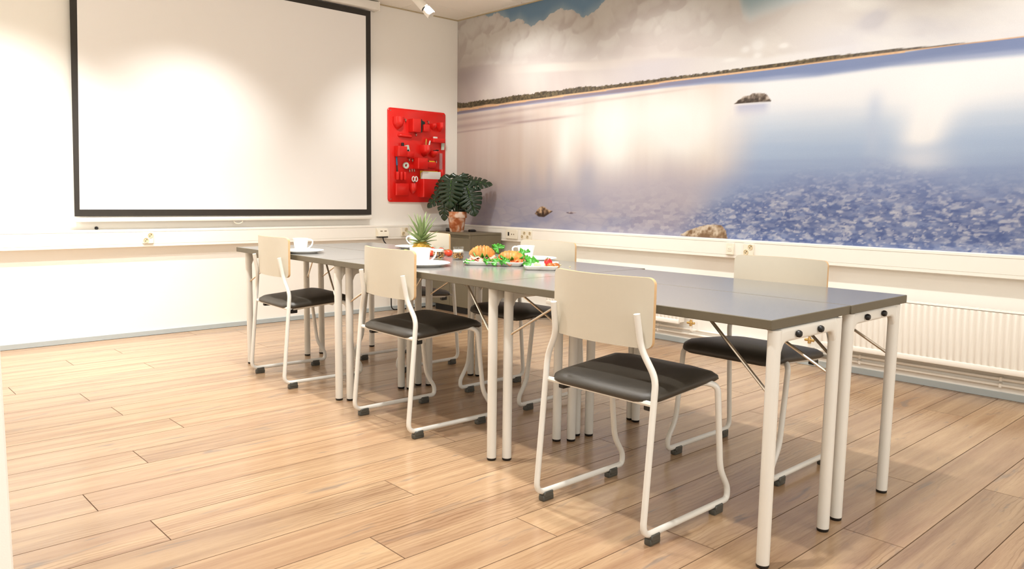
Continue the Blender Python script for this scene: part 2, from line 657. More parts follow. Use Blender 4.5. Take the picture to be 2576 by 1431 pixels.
def paint(Y, Z):
    """the print on the wall as flat colour: Y metres from the corner, Z metres above the floor"""
    def col(r, g, b_):
        return np.array([r, g, b_], float)[None, None, :] * np.ones(Y.shape + (1,))

    def mixc(a, b_, f):
        return a + (b_ - a) * f[..., None]

    ip = lambda pts: np.interp(Y, [p[0] for p in pts], [p[1] for p in pts])
    zh = ip([(0, 1.848), (0.76, 1.864), (1.64, 1.876), (2.47, 1.886), (3.14, 1.889), (4.0, 1.896), (4.66, 1.902), (5.6, 1.908)])
    # ---- sky
    n1 = fbm(Y * 3.2, Z * 3.2, 6, 3)
    n2 = fbm(Y * 1.2 + 7, Z * 3.0, 5, 9)
    ze0 = [(0.0, 2.78), (0.28, 2.70), (0.345, 2.682), (0.465, 2.668), (0.58, 2.675), (0.66, 2.64), (0.73, 2.565), (0.80, 2.57), (0.856, 2.588), (0.93, 2.538), (0.97, 2.505),
           (1.145, 2.505), (1.245, 2.559), (1.371, 2.578), (1.483, 2.521), (1.591, 2.466), (1.68, 2.50), (1.76, 2.52), (1.86, 2.575), (2.0, 2.72), (5.6, 2.9)]
    rs = np.random.RandomState(4)
    H = np.zeros(Y.shape)
    wx = Y + 0.05 * (fbm(Y * 7, Z * 7, 4, 71) - 0.5) + 0.022 * (fbm(Y * 22, Z * 22, 3, 72) - 0.5)
    wz = Z + 0.05 * (fbm(Y * 7 + 31, Z * 7, 4, 73) - 0.5) + 0.022 * (fbm(Y * 22 + 9, Z * 22, 3, 74) - 0.5)
    puffs = []
    for py in np.arange(0.0, 1.98, 0.052):                    # the scalloped upper edge
        r = rs.uniform(0.035, 0.075)
        puffs.append((py, np.interp(py, [p[0] for p in ze0], [p[1] for p in ze0]) - r * 1.0, r, rs.uniform(0, .05)))
    for k in range(210):
        py = rs.uniform(-0.05, 3.25)
        top = min(2.72, np.interp(py, [p[0] for p in ze0], [p[1] for p in ze0]))
        pz = rs.uniform(2.20, top - 0.05)
        puffs.append((py, pz, rs.uniform(0.05, 0.15) * (1 - 0.35 * (pz > top - 0.15)), rs.uniform(0, .12)))
    for py, pz, r, lift in puffs:
        i0, i1 = np.searchsorted(Y[:, 0], [py - r * 1.5, py + r * 1.5])
        j0, j1 = np.searchsorted(Z[0], [pz - r * 1.5, pz + r * 1.5])
        if i1 <= i0 or j1 <= j0:
            continue
        q_ = r * r - (wx[i0:i1, j0:j1] - py) ** 2 - 1.3 * (wz[i0:i1, j0:j1] - pz) ** 2
        H[i0:i1, j0:j1] = np.maximum(H[i0:i1, j0:j1], np.where(q_ > 0, np.sqrt(np.maximum(q_, 0)) + lift, 0))
    Hs = H.copy()
    for it in range(6):
        Hs = (Hs + np.roll(Hs, 1, 0) + np.roll(Hs, -1, 0) + np.roll(Hs, 1, 1) + np.roll(Hs, -1, 1)) / 5
    gy = np.gradient(Hs, axis=0) / st
    gz = np.gradient(Hs, axis=1) / st
    lam = (0.25 * gy - 0.62 * gz + 0.75) / np.sqrt(1 + gy ** 2 + gz ** 2)
    lam = np.clip(lam, 0, 1.1)
    warm = col(236, 226, 212)
    shade = col(182, 166, 158)
    sky = mixc(shade, warm, np.clip((lam - 0.62) * 1.5 + 0.5 + (n1 - 0.5) * 1.1, 0, 1))
    sky = mixc(sky, mixc(shade, warm, 0.45 + (n1 - 0.5) * 1.2), np.clip(0.22 + 0.3 * sst(2.42, 2.25, Z), 0, 1))
    cover = sst(0.002, 0.012, H)
    right = sst(2.6, 3.4, Y)
    v1 = fbm(Y * 2.2 + 3, Z * 5.5 + 1.4 * Y, 6, 33)
    veil = mixc(col(196, 184, 174), col(232, 222, 206), np.clip((v1 - 0.5) * 3.2 + 0.55, 0, 1))
    sky = mixc(sky, veil, right * (0.75 + 0.25 * sst(2.25, 2.0, Z)))
    # underside of the cumulus and the rain beneath it
    zb = ip([(0, 2.262), (0.25, 2.258), (0.67, 2.215), (1.15, 2.168), (1.56, 2.145), (1.9, 2.115), (2.3, 2.085), (2.7, 2.04), (3.2, 1.98), (5.6, 1.98)]) + 0.03 * (n1 - 0.5)
    below = sst(0.012, -0.022, Z - zb)
    sky = mixc(sky, col(176, 158, 152), gau(Z, zb + 0.045, 0.05) * 0.45 * (1 - right))
    rain = mixc(col(172, 152, 146), col(206, 188, 176), np.clip(fbm(Y * 2.4 + Z * 0.8, Z * 1.1, 4, 40) * 1.8 - 0.45, 0, 1))
    rain = mixc(rain, col(176, 168, 176), gau(Y, 2.3, 0.5) * sst(2.12, 2.02, Z) * 0.7)
    rain = mixc(rain, col(150, 134, 134), gau(Y, 0.15, 0.3) * gau(Z, 2.17, 0.1) * 0.8)
    rain = mixc(rain, col(220, 202, 184), gau(Y, 0.42, 0.1) * sst(2.08, 1.95, Z) * 0.7)
    pale = mixc(col(220, 212, 206), col(212, 212, 222), sst(3.4, 4.3, Y))
    pale = mixc(pale, col(230, 222, 212), np.clip(fbm(Y * 3, Z * 9, 5, 44) * 2 - 0.7, 0, 1))
    rain = mixc(rain, pale, sst(2.4, 3.1, Y))
    sky = mixc(sky, rain, below)
    far = sst(3.2, 3.9, Y) * sst(2.16, 2.02, Z + 0.05 * (n2 - 0.5))
    sky = mixc(sky, mixc(col(196, 192, 200), col(226, 220, 216), np.clip((v1 - 0.5) * 3 + 0.5, 0, 1)), far * 0.8)
    # light streak cloud under the base
    lc = gau(Y, 1.35, 0.52) * sst(0.045, 0.018, np.abs(Z - (2.152 - 0.075 * (Y - 0.85)) + 0.02 * (n1 - 0.5)))
    sky = mixc(sky, col(224, 206, 190), np.clip(lc * 0.85, 0, 1))
    for cy, cz, sy, sz in ((3.15, 2.055, 0.045, 0.035), (3.33, 2.03, 0.03, 0.014), (3.15, 1.99, 0.03, 0.02), (2.95, 1.985, 0.05, 0.012), (3.06, 2.04, 0.03, 0.02)):
        sky = mixc(sky, col(240, 232, 222), np.clip(1.6 * gau(Y, cy, sy) * gau(Z, cz, sz) * (0.5 + n1), 0, 0.9))
    # dark cloudlet
    cl = np.clip(gau(Y - 0.6 * (Z - 2.11), 3.9, 0.085) * gau(Z, 2.105, 0.055) * (0.3 + 1.5 * fbm(Y * 9, Z * 9, 4, 60)), 0, 1)
    sky = mixc(sky, col(172, 166, 172), np.clip(cl * 1.2, 0, 0.9))
    # blue openings
    ze = ip(ze0)
    blue = mixc(col(128, 158, 180), col(74, 110, 148), sst(0.0, 0.14, Z - ze + 0.05))
    sky = mixc(sky, blue, (1 - cover) * sst(-0.11, -0.03, Z - ze))
    g2 = ip([(2.8, 2.9), (2.95, 2.55), (2.995, 2.33), (3.03, 2.24), (3.08, 2.205), (3.2, 2.228), (3.42, 2.255), (3.6, 2.272), (3.8, 2.33), (4.1, 2.5), (5.6, 2.9)])
    f2 = sst(-0.015, 0.06, Z - g2 - 0.03 * (n1 - 0.5))
    sky = mixc(sky, mixc(col(196, 204, 202), col(132, 166, 180), sst(0, 0.16, Z - g2)), f2)
    # ---- water
    dz = zh - Z
    lv = fbm(Y * 6, Z * 0.5 + 4, 4, 80)          # reflections drawn downwards
    hz = fbm(Y * 1.6, Z * 30, 4, 90)             # level ripples
    wl = mixc(col(216, 194, 180), col(230, 212, 200), np.clip(lv * 2 - 0.5, 0, 1))
    wl = mixc(wl, col(222, 200, 186), gau(Y, 0.1, 0.25) * 0.5)
    mod = 0.75 + 0.5 * fbm(Y * 5, Z * 0.8, 3, 85)
    glow = 1 - (1 - 0.95 * gau(Y, 2.60, 0.34) * gau(Z, 1.52, 0.26)) * (1 - 0.9 * gau(Y, 1.95, 0.20) * gau(Z, 1.45, 0.27)) * (1 - 0.8 * gau(Y, 1.42, 0.085) * gau(Z, 1.42, 0.26)) * (1 - 0.6 * gau(Y, 2.3, 0.8) * gau(Z, 1.62, 0.16))
    wl = mixc(wl, col(255, 250, 240), np.clip(glow * 1.1 * mod, 0, 1))
    zw = mixc(wl, col(184, 176, 186), sst(1.36, 1.02, Z + 0.10 * (lv - 0.5) - 0.06 * gau(Y, 1.42, 0.1) - 0.10 * gau(Y, 2.3, 0.5)) * sst(0.15, 0.9, Y))
    for cy, s, k in ((1.05, 0.06, 0.35), (1.26, 0.05, 0.4), (1.68, 0.13, 0.75)):
        zw = mixc(zw, col(164, 164, 180), gau(Y, cy, s) * gau(Z, 1.20, 0.17) * k)
    # right half: white sky turning to blue depth
    wr = mixc(col(238, 238, 240), col(190, 204, 224), sst(1.72, 1.50, Z + 0.05 * (hz - 0.5)))
    wr = mixc(wr, col(160, 180, 212), sst(1.56, 1.36, Z + 0.05 * (hz - 0.5)))
    wr = mixc(wr, col(134, 152, 192), sst(1.40, 1.14, Z + 0.06 * (hz - 0.5)))
    wr = mixc(wr, col(246, 246, 246), 0.85 * gau(Y, 4.35, 0.5) * sst(1.50, 1.66, Z))
    wr = mixc(wr, col(250, 250, 250), np.clip(gau(Y, 4.215 + 0.25 * (Z - 1.45), 0.10 + 0.20 * np.clip(Z - 1.35, 0, 1)) * sst(1.32, 1.42, Z) * 1.2, 0, 1))
    wr = mixc(wr, col(226, 230, 240), gau(Y, 4.2, 0.16) * gau(Z, 1.29, 0.09) * 0.7)
    wr = mixc(wr, col(176, 190, 216), gau(Y, 3.93, 0.05) * sst(1.75, 1.6, Z) * sst(1.2, 1.4, Z) * 0.6)
    sp = sst(2.74, 3.24, Y + 0.55 * np.clip(1.30 - Z, 0, 1) + 0.16 * (fbm(Y * 2, Z * 3, 3, 95) - 0.5))
    water = mixc(zw, wr, sp)
    # dark level bands near the far shore
    band_lo = ip([(0, 0.030), (0.8, 0.03), (1.6, 0.035), (2.4, 0.04), (2.8, 0.05), (3.14, 0.075), (3.56, 0.088), (4.0, 0.080), (4.66, 0.10), (5.6, 0.11)])
    bd = sst(1.12, 0.75, dz / band_lo)
    bc = mixc(col(128, 116, 130), col(110, 124, 162), sst(2.0, 3.2, Y))
    bc = mixc(bc, col(156, 166, 194), sst(0.40, 0.9, dz / band_lo + 0.5 * (hz - 0.5)) * 0.8)
    water = mixc(water, bc, bd)
    for y0, y1, zc, t, k in ((-0.3, 1.9, 0.065, 0.016, 0.45), (-0.3, 1.3, 0.135, 0.026, 0.50), (0.55, 1.75, 0.172, 0.012, 0.7), (-0.3, 0.95, 0.19, 0.008, 0.55), (1.2, 2.9, 0.085, 0.01, 0.35)):
        m_ = sst(y0, y0 + 0.35, Y) * sst(y1, y1 - 0.6, Y) * gau(dz + 0.012 * (Y - 0.8) + 0.012 * (hz - 0.5), zc, t)
        water = mixc(water, col(150, 128, 128), m_ * k)
    # ---- stones below the surface
    persp = np.clip((1.35 - Z) / 0.6, 0.02, 1)
    sx, sz_ = 20 - 6 * persp, 44 - 20 * persp
    wob = 0.6 * (fbm(Y * 9, Z * 20, 3, 130) - 0.5)
    d1, d2, cid = voro(Y * 16 + wob + 0.5 * Z * 8, Z * 36 + wob, 100)
    e1, e2, cid2 = voro(Y * 30 + wob, Z * 62 + wob, 120)
    U = Y * 0.97 + Z * 0.22
    V = Z * 0.97 - Y * 0.05
    wa = 0.9 * (fbm(U * 14, V * 26, 3, 330) - 0.5)
    wb = 0.9 * (fbm(U * 14 + 40, V * 26, 3, 331) - 0.5)
    p1 = fbm(U * 9, V * 20, 4, 300)
    peb = mixc(col(84, 100, 150), col(128, 142, 184), np.clip((p1 - 0.5) * 3.2 + 0.5, 0, 1))
    for fu, fv, thr, amt, sd in ((13, 30, .30, .8, 340), (19, 46, .45, .8, 350), (33, 70, .62, .75, 360)):
        e1, e2, cc = voro(U * fu + wa, V * fv + wb, sd)
        blob = sst(.62, .30, e1 + .5 * (fbm(U * fu * 3, V * fv * 2, 2, sd + 5) - .5)) * sst(0.0, .12, e2 - e1)
        tone = mixc(col(78, 94, 146), col(206, 206, 218), np.clip((cc - thr) / (1 - thr), 0, 1) ** 1.2)
        peb = mixc(peb, tone, blob * amt * (cc > thr))
        peb = mixc(peb, col(66, 82, 136), blob * .45 * (cc < .12))
    peb = mixc(peb, col(236, 230, 232), sst(0.86, 0.95, vnoise(U * 52 + wa * 3, V * 110 + wb * 3, 370)) * 0.6 * sst(1.12, 0.9, Z))
    peb = mixc(peb, col(140, 154, 194), 0.62 * sst(0.96, 1.24, Z))
    pz = ip([(0, 0.6), (2.2, 0.86), (2.6, 0.95), (2.95, 1.10), (3.3, 1.22), (3.9, 1.29), (4.4, 1.22), (4.7, 1.22), (5.6, 1.25)])
    pm = sst(0.04, -0.18, Z - pz + 0.14 * (fbm(Y * 4, Z * 6, 4, 140) - 0.5))
    water = mixc(water, peb, np.clip(pm, 0, 1) * 0.92)
    # flat mauve slabs at the left
    w2 = 0.8 * (fbm(Y * 5, Z * 12, 3, 150) - 0.5)
    s1, s2, sid = voro(Y * 5.5 + w2 + Z * 2, Z * 17 + w2, 160)
    slab = mixc(col(142, 144, 174), col(184, 178, 192), np.clip(0.5 * sid + 1.2 * (fbm(Y * 4, Z * 10, 4, 155) - 0.25), 0, 1))
    slab = mixc(slab, col(132, 136, 168), sst(0.22, 0.0, s2 - s1) * 0.38 * np.clip(2.2 * fbm(Y * 6, Z * 9, 3, 157) - 0.6, 0, 1))
    slab = mixc(slab, col(128, 138, 176), sst(0.55, 0.70, fbm(Y * 3.5, Z * 8, 4, 158)) * 0.55)
    t1, t2, tid = voro(Y * 22 + w2, Z * 46 + w2, 170)
    slab = mixc(slab, mixc(col(124, 122, 152), col(204, 194, 202), tid), sst(1.7, 2.3, Y) * 0.55)
    sm = sst(1.20, 0.86, Z + 0.10 * (fbm(Y * 3, Z * 5, 3, 180) - 0.5)) * sst(2.95, 2.45, Y) * sst(-0.1, 0.5, Y)
    water = mixc(water, slab, sm * 0.85)
    water = mixc(water, col(120, 112, 128), sst(0.82, 0.77, Z) * sst(0.9, 0.2, Y) * 0.4)

    # ---- rocks
    def rock(img, pts_top, pts_bot, dark, light, seed, refl=None):
        ys = [p[0] for p in pts_top]
        tz = np.interp(Y, ys, [p[1] for p in pts_top], left=-9, right=-9) + 0.008 * (fbm(Y * 50, Z * 50, 3, seed) - 0.5)
        bz = np.interp(Y, [p[0] for p in pts_bot], [p[1] for p in pts_bot], left=9, right=9)
        inn = sst(-0.003, 0.003, tz - Z) * sst(-0.003, 0.003, Z - bz)
        t = np.clip((Z - bz) / np.maximum(tz - bz, 1e-3), 0, 1)
        tex = fbm(Y * 38, Z * 38, 4, seed + 1)
        c = mixc(dark, light, np.clip(t * 0.9 + (tex - 0.5) * 2.2 - 0.1, 0, 1))
        if refl is not None:
            img = mixc(img, refl, sst(0.0, 0.02, bz - Z) * sst(0.11, 0.0, bz - Z) * sst(pts_bot[0][0] - 0.02, pts_bot[0][0] + 0.06, Y) * sst(pts_bot[-1][0] + 0.02, pts_bot[-1][0] - 0.06, Y) * 0.7)
        return mixc(img, c, inn)
    water = rock(water, [(2.99, 1.690), (3.02, 1.712), (3.055, 1.732), (3.10, 1.738), (3.128, 1.748), (3.181, 1.747), (3.215, 1.742), (3.236, 1.727), (3.264, 1.690)], [(2.99, 1.689), (3.262, 1.686)],
                 col(58, 46, 36), col(186, 170, 156), 200, col(150, 154, 190))
    water = rock(water, [(1.085, 0.905), (1.12, 0.945), (1.16, 0.966), (1.20, 0.968), (1.24, 0.944), (1.30, 0.93)], [(1.085, 0.905), (1.13, 0.88), (1.20, 0.878), (1.30, 0.928)], col(58, 40, 30), col(226, 186, 146), 210)
    water = rock(water, [(1.455, 0.922), (1.51, 0.934), (1.575, 0.926)], [(1.455, 0.92), (1.51, 0.912), (1.575, 0.924)], col(60, 46, 56), col(206, 190, 190), 220)
    water = rock(water, [(2.60, 0.790), (2.66, 0.822), (2.72, 0.842), (2.79, 0.865), (2.86, 0.873), (2.94, 0.870), (2.975, 0.83), (2.985, 0.79)], [(2.60, 0.785), (2.70, 0.778), (2.985, 0.778)],
                 col(120, 92, 66), col(236, 212, 184), 230)
    # ---- far shore
    beach = ip([(0, 0.032), (0.2, 0.02), (0.43, 0.024), (0.6, 0.017), (1.07, 0.014), (2.0, 0.013), (3.1, 0.012), (4.0, 0.009), (4.4, 0.004), (5.6, 0.0)])
    tree = ip([(0, 0.082), (0.14, 0.068), (0.3, 0.072), (0.43, 0.07), (0.56, 0.064), (0.82, 0.066), (1.0, 0.06), (1.19, 0.068), (1.3, 0.052), (1.47, 0.062), (1.64, 0.058), (1.74, 0.043), (2.0, 0.04), (2.58, 0.034), (3.14, 0.034), (3.56, 0.036), (4.0, 0.028), (4.27, 0.013), (4.5, 0.006), (5.6, 0.004)])
    tree = tree + (fbm(Y * 42, 0 * Z, 4, 250) - 0.5) * np.interp(Y, [0, 1.3, 3, 4.2], [0.026, 0.016, 0.006, 0.003])
    sky = 255 * (np.clip(sky, 0, 255) / 255) ** 0.68
    img = mixc(water, sky, sst(-0.0015, 0.0015, Z - zh))
    up = Z - zh
    tex = fbm(Y * 70, Z * 90, 3, 260)
    tc_ = mixc(col(58, 48, 34), col(112, 98, 70), np.clip(tex * 1.8 - 0.5, 0, 1))
    tc_ = mixc(tc_, col(120, 112, 116), sst(3.6, 4.6, Y) * 0.7)
    img = mixc(img, tc_, (up > 0) * sst(0.001, -0.002, up - tree))
    img = mixc(img, mixc(col(232, 184, 140), col(214, 160, 116), tex), (up > 0) * sst(0.001, -0.002, up - beach))
    return np.clip(img, 0, 255)


MY, MZ0, MZ1 = 5.5, 0.7775, ZC - 0.001
st = 0.006
ny, nz = int(MY / st) + 1, int((MZ1 - MZ0) / st) + 1
ys = np.linspace(0.001, MY, ny)
zs = np.linspace(MZ0, MZ1, nz)
YY, ZZ = np.meshgrid(ys, zs, indexing='ij')
img = paint(YY, ZZ) / 255.0
linimg = np.where(img <= 0.04045, img / 12.92, ((img + 0.055) / 1.055) ** 2.4)
PRINT_GAIN = 0.96
linimg = np.clip(linimg * (PRINT_GAIN - 0.31 * linimg), 0, 0.92)
co = np.stack([np.full(YY.shape, -0.003), -YY, ZZ], -1).reshape(-1, 3)
idx = np.arange(ny * nz).reshape(ny, nz)
quads = np.stack([idx[:-1, :-1], idx[:-1, 1:], idx[1:, 1:], idx[1:, :-1]], -1).reshape(-1, 4)
me = bpy.data.meshes.new('wall_mural')
me.vertices.add(len(co))
me.vertices.foreach_set('co', co.astype(np.float32).ravel())
me.loops.add(quads.size)
me.loops.foreach_set('vertex_index', quads.astype(np.int32).ravel())
me.polygons.add(len(quads))
me.polygons.foreach_set('loop_start', np.arange(0, quads.size, 4, dtype=np.int32))
me.polygons.foreach_set('loop_total', np.full(len(quads), 4, dtype=np.int32))
me.update(calc_edges=True)
at = me.color_attributes.new('print', 'FLOAT_COLOR', 'POINT')
rgba = np.ones((len(co), 4), np.float32)
rgba[:, :3] = linimg.reshape(-1, 3)
at.data.foreach_set('color', rgba.ravel())
mm = bpy.data.materials.new('printed_wallpaper')
mm.use_nodes = True
nt = mm.node_tree
an = nt.nodes.new('ShaderNodeAttribute')
an.attribute_name = 'print'
gr = nt.nodes.new('ShaderNodeTexNoise')
gr.inputs['Scale'].default_value = 260
gr.inputs['Detail'].default_value = 2
tcn = nt.nodes.new('ShaderNodeTexCoord')
nt.links.new(tcn.outputs['Object'], gr.inputs['Vector'])
mr = nt.nodes.new('ShaderNodeMapRange')
mr.inputs[3].default_value = 0.93
mr.inputs[4].default_value = 1.05
nt.links.new(gr.outputs[0], mr.inputs[0])
mx = nt.nodes.new('ShaderNodeMix')
mx.data_type = 'RGBA'
mx.blend_type = 'MULTIPLY'
mx.inputs[0].default_value = 1.0
nt.links.new(an.outputs['Color'], mx.inputs[6])
nt.links.new(mr.outputs[0], mx.inputs[7])
nt.links.new(mx.outputs[2], nt.nodes['Principled BSDF'].inputs['Base Color'])
nt.nodes['Principled BSDF'].inputs['Roughness'].default_value = 0.55
nt.nodes['Principled BSDF'].inputs['Specular IOR Level'].default_value = 0.3
me.materials.append(mm)
mural = bpy.data.objects.new('wall_mural', me)
C.objects.link(mural)
tag(mural, 'wall-wide photo mural of clouds over a calm pebble shore with a lone rock', 'mural')

#PART2
# ------------------------------------------------------------------ radiators, pipes
def radiator(label, y0, y1, ztop=0.485, zbot=0.155):
    t = thing('radiator', label, 'radiator', (0, 0, 0))
    xb, xf = -0.045, -0.118
    q = B()
    ring = lambda z, n_: None
    n_ = int((y1 - y0) / 0.0333)
    pts = []
    for k in range(n_ * 6 + 1):
        y = y0 + (y1 - y0) * k / (n_ * 6)
        ph = (k % 6) / 6.0
        dx = 0.0 if ph in (0, 1 / 6.0, 2 / 6.0) else 0.010 if ph != 0.5 and abs(ph - 5 / 6.0) > 0.01 else 0.006
        pts.append((xf + 0.010 - dx, y))
    rings = []
    for z, s in ((zbot + 0.03, 0.0), (zbot + 0.045, 1.0), (ztop - 0.02, 1.0), (ztop - 0.008, 0.4)):
        rings.append([(xf + 0.010 + (x - xf - 0.010) * s, y, z) for x, y in pts])
    q.grid(rings)
    q.build('ribbed_front', m_rad, t, angle=60)
    q = B()
    q.box(xb - 0.045, xb, y0, y1, zbot + 0.01, ztop - 0.012, 0.004)
    q.build('rear_panel', m_rad, t)
    q = B()
    q.box(xf + 0.006, xb - 0.002, y0 - 0.002, y1 + 0.002, ztop - 0.006, ztop, 0.002)
    for k in range(int((y1 - y0) / 0.05)):
        y = y0 + 0.025 + k * 0.05
        q.box(xf + 0.016, xb - 0.012, y - 0.011, y + 0.011, ztop, ztop + 0.0025)
    q.build('top_grille', m_rad, t)
    q = B()
    q.box(xf + 0.002, xf + 0.024, y0, y1, zbot, zbot + 0.032, 0.006, 2)
    q.build('bottom_rail', m_rad, t)
    for ys_ in (y0, y1):
        q = B()
        q.box(xf + 0.008, xb - 0.001, ys_ - 0.002, ys_ + 0.002, zbot + 0.01, ztop - 0.004, 0.001)
        q.build('side_panel', m_rad, t)
    for ys_ in (y0 + 0.25, y1 - 0.25):
        q = B()
        q.box(xb - 0.003, -0.0005, ys_ - 0.02, ys_ + 0.02, zbot + 0.05, ztop - 0.06)
        q.build('wall_bracket', m_rad, t)
    return t


radiator('white ribbed radiator running out past the table end, nearest the camera', -6.4, -3.74)
radiator('white radiator low on the mural wall behind the middle chairs', -2.69, -1.35)


def valve(label, y, z, up):
    t = thing('radiator_valve', label, 'valve', (-0.085, y, z), group=None)
    q = B()
    q.lathe([(0, -0.02), (0.011, -0.02), (0.011, 0.012), (0.008, 0.016), (0.008, 0.026), (0, 0.026)], 12)
    q.tube([(0, -0.03, 0), (0, 0.03, 0)], 0.009, 10)
    q.build('body', m_brass, t)
    q = B()
    q.lathe([(0, 0.026), (0.016, 0.026), (0.018, 0.035), (0.016, 0.058), (0.012, 0.064), (0, 0.064)], 14)
    q.build('cap', m_rad, t)
    q = B()
    q.tube(fillet([(0, 0, -0.02), (0, 0, -0.06), (0.045, 0, -0.06), (0.06, 0, -0.06)], 0.015), 0.007, 8)
    q.build('pipe_tail', m_rad, t)
    return t


valve('brass radiator valve seen under the table, nearer the corner', -2.775, 0.172, True)
valve('brass radiator valve behind the front right chair seat', -3.655, 0.178, True)
for z, lab in ((0.112, 'upper of two white heating pipes along the mural wall'), (0.078, 'lower of two white heating pipes along the mural wall')):
    b = B()
    b.tube([(-0.022, -6.6, z), (-0.022, -0.75, z)], 0.0085, 10)
    for k in range(8):
        y = -6.2 + k * 0.75
        b.box(-0.034, 0.0, y - 0.006, y + 0.006, z - 0.011, z + 0.011)
    tag(b.build('heating_pipe', m_rad), lab, 'pipe')


# ------------------------------------------------------------------ sockets on the ducts
def wall_rot(side):
    """local x along the wall to the viewer's right, local -y out of the wall"""
    return 0.0 if side == 'back' else -PI / 2


def base_plate(t, w_, h_, d_=0.012):
    q = B()
    q.loft([[(x, 0, z) for x, z in rrect(w_, h_, 0.006, 3)], [(x, -d_ + 0.003, z) for x, z in rrect(w_, h_, 0.006, 3)], [(x, -d_, z) for x, z in rrect(w_ - 0.006, h_ - 0.006, 0.004, 3)]])
    q.build('face_plate', m_socket, t)


def outlet(t, x, z, d_=0.012, r=0.019):
    mt = Matrix.Translation((x, -d_, z)) @ Matrix.Rotation(PI / 2, 4, 'X')
    q = B()
    q.lathe([(0, 0.0006), (r - 0.003, 0.0006), (r - 0.0005, 0.0028), (r + 0.0015, 0.0028), (r + 0.0025, 0.0)], 20, mtx=mt)
    o = q.build('outlet_shade_disc', m_well_shade, t)
    for sx in (-0.008, 0.008):
        q = B()
        q.lathe([(0.0034, 0.0005), (0.0034, 0.0011), (0, 0.0011)], 8, mtx=mt @ Matrix.Translation((sx * 0.6, sx * 0.6, 0)))
        q.build('pin_hole', m_black, o)
    return o


def socket(loc, side, label, n=2, w_=0.075, h_=0.082):
    t = thing('wall_socket', label, 'socket', loc, wall_rot(side))
    base_plate(t, w_, h_)
    if n == 2:
        outlet(t, -0.015, -0.017, r=0.016)
        outlet(t, 0.016, 0.018, r=0.016)
    elif n == 4:
        for sx in (-0.034, 0.034):
            outlet(t, sx - 0.014, -0.016, r=0.013)
            outlet(t, sx + 0.014, 0.016, r=0.013)
    return t


DZ = 0.717
socket((-2.873, -0.0583, DZ), 'back', 'cream double socket on the duct below the projector screen')
socket((-0.657, -0.0583, DZ), 'back', 'cream double socket on the back duct left of the cabinet, behind the pineapple')
socket((-0.0583, -3.189, DZ), 'right', 'cream double socket on the mural duct above the front right chair')
socket((-0.0583, -1.047, DZ), 'right', 'wide four-way socket on the mural duct beside the cabinet', 4, 0.13)
t = thing('data_outlet', 'white data outlet with a black port on the duct next to the cabinet', 'socket', (-0.0583, -0.86, DZ), wall_rot('right'))
base_plate(t, 0.15, 0.082)
b = B(); b.box(-0.045, -0.027, -0.0135, -0.012, -0.014, 0.018, 0.001)
b.build('port', m_black, t)
for x in (0.005, 0.032):
    b = B(); b.lathe([(0, 0), (0.006, 0), (0.005, 0.0015), (0, 0.0015)], 10, mtx=Matrix.Translation((x, -0.012, 0)) @ Matrix.Rotation(PI / 2, 4, 'X'))
    b.build('jack', m_sockhole, t)
t = thing('switch_plate', 'plain white blank plate on the mural duct left of a double socket', 'plate', (-0.0583, -3.05, DZ), wall_rot('right'))
base_plate(t, 0.058, 0.082, 0.014)
b = B(); b.box(-0.015, 0.015, -0.0165, -0.014, -0.015, 0.015, 0.001)
b.build('centre_cap', m_socket, t)
for x in (-0.006, 0.006):
    b = B(); b.box(x - 0.002, x + 0.002, -0.0172, -0.0165, -0.004, 0.0)
    b.build('mark', m_sockhole, t)
# outlet box with black adapter and its lead
t = thing('outlet_box', 'white sloped outlet box with a black underside on the back duct', 'socket', (-0.905, -0.0583, DZ), 0)
b = B()
b.loft([[(-0.055, 0, z0), (0.055, 0, z0), (0.055, -d_, z0), (-0.055, -d_, z0)] for z0, d_ in ((-0.035, 0.045), (0.005, 0.04), (0.036, 0.012))])
b.build('housing', m_socket, t)
b = B(); b.box(-0.048, 0.048, -0.042, -0.004, -0.046, -0.0352, 0.002)
b.build('socket_strip', m_black, t)
for x in (-0.03, 0.012):
    b = B(); b.box(x, x + 0.022, -0.0395, -0.036, 0.0085, 0.0155)
    b.build('button', m_sockhole, t)
b = B()
b.tube(fillet([(-0.90, -0.08, 0.672), (-0.895, -0.085, 0.64), (-0.85, -0.10, 0.585), (-0.83, -0.10, 0.30), (-0.80, -0.06, 0.01), (-0.3, -0.05, 0.006)], 0.05), 0.0055, 8)
tag(b.build('power_cable', m_black), 'black cable hanging from the outlet box down behind the table', 'cable')
# small dark fixing on the wall
b = B()
b.lathe([(0, 0), (0.012, 0), (0.012, 0.006), (0.008, 0.012), (0, 0.012)], 14, mtx=Matrix.Translation((-3.19, 0, 0.789)) @ Matrix.Rotation(PI / 2, 4, 'X'))
tag(b.build('wall_stud', m_black), 'small round black stud on the white wall under the screen', 'hook')

# ------------------------------------------------------------------ projector screen
m_scr = mat('matte_screen_fabric', (247, 245, 242), 0.8, var=0.004, scale=2)
m_border = mat('black_screen_border', (46, 42, 36), 0.65, var=0.1, scale=40)
t = thing('projector_screen', 'large white pull-down projector screen with a black border', 'screen', (0, -0.045, 0))
xl0, xl1, xr0, xr1, zb_, zt_ = -3.332, -3.292, -0.996, -0.992, 0.872, 2.604
yy = 0.0
bw = 0.047
b = B()
b.loft([[(xl0 + bw * .7, y, zb_ + bw), (xr0 - bw, y, zb_ + bw), (xr1 - bw, y, zt_ - bw), (xl1 + bw * .95, y, zt_ - bw)] for y in (0.001, -0.001)])
b.build('fabric', m_scr, t, smooth=False)


def border(p, name='border_strip'):
    q = B()
    q.loft([[(x, y, z) for x, z in p] for y in (0.001, -0.0015)])
    q.build(name, m_border, t, smooth=False)


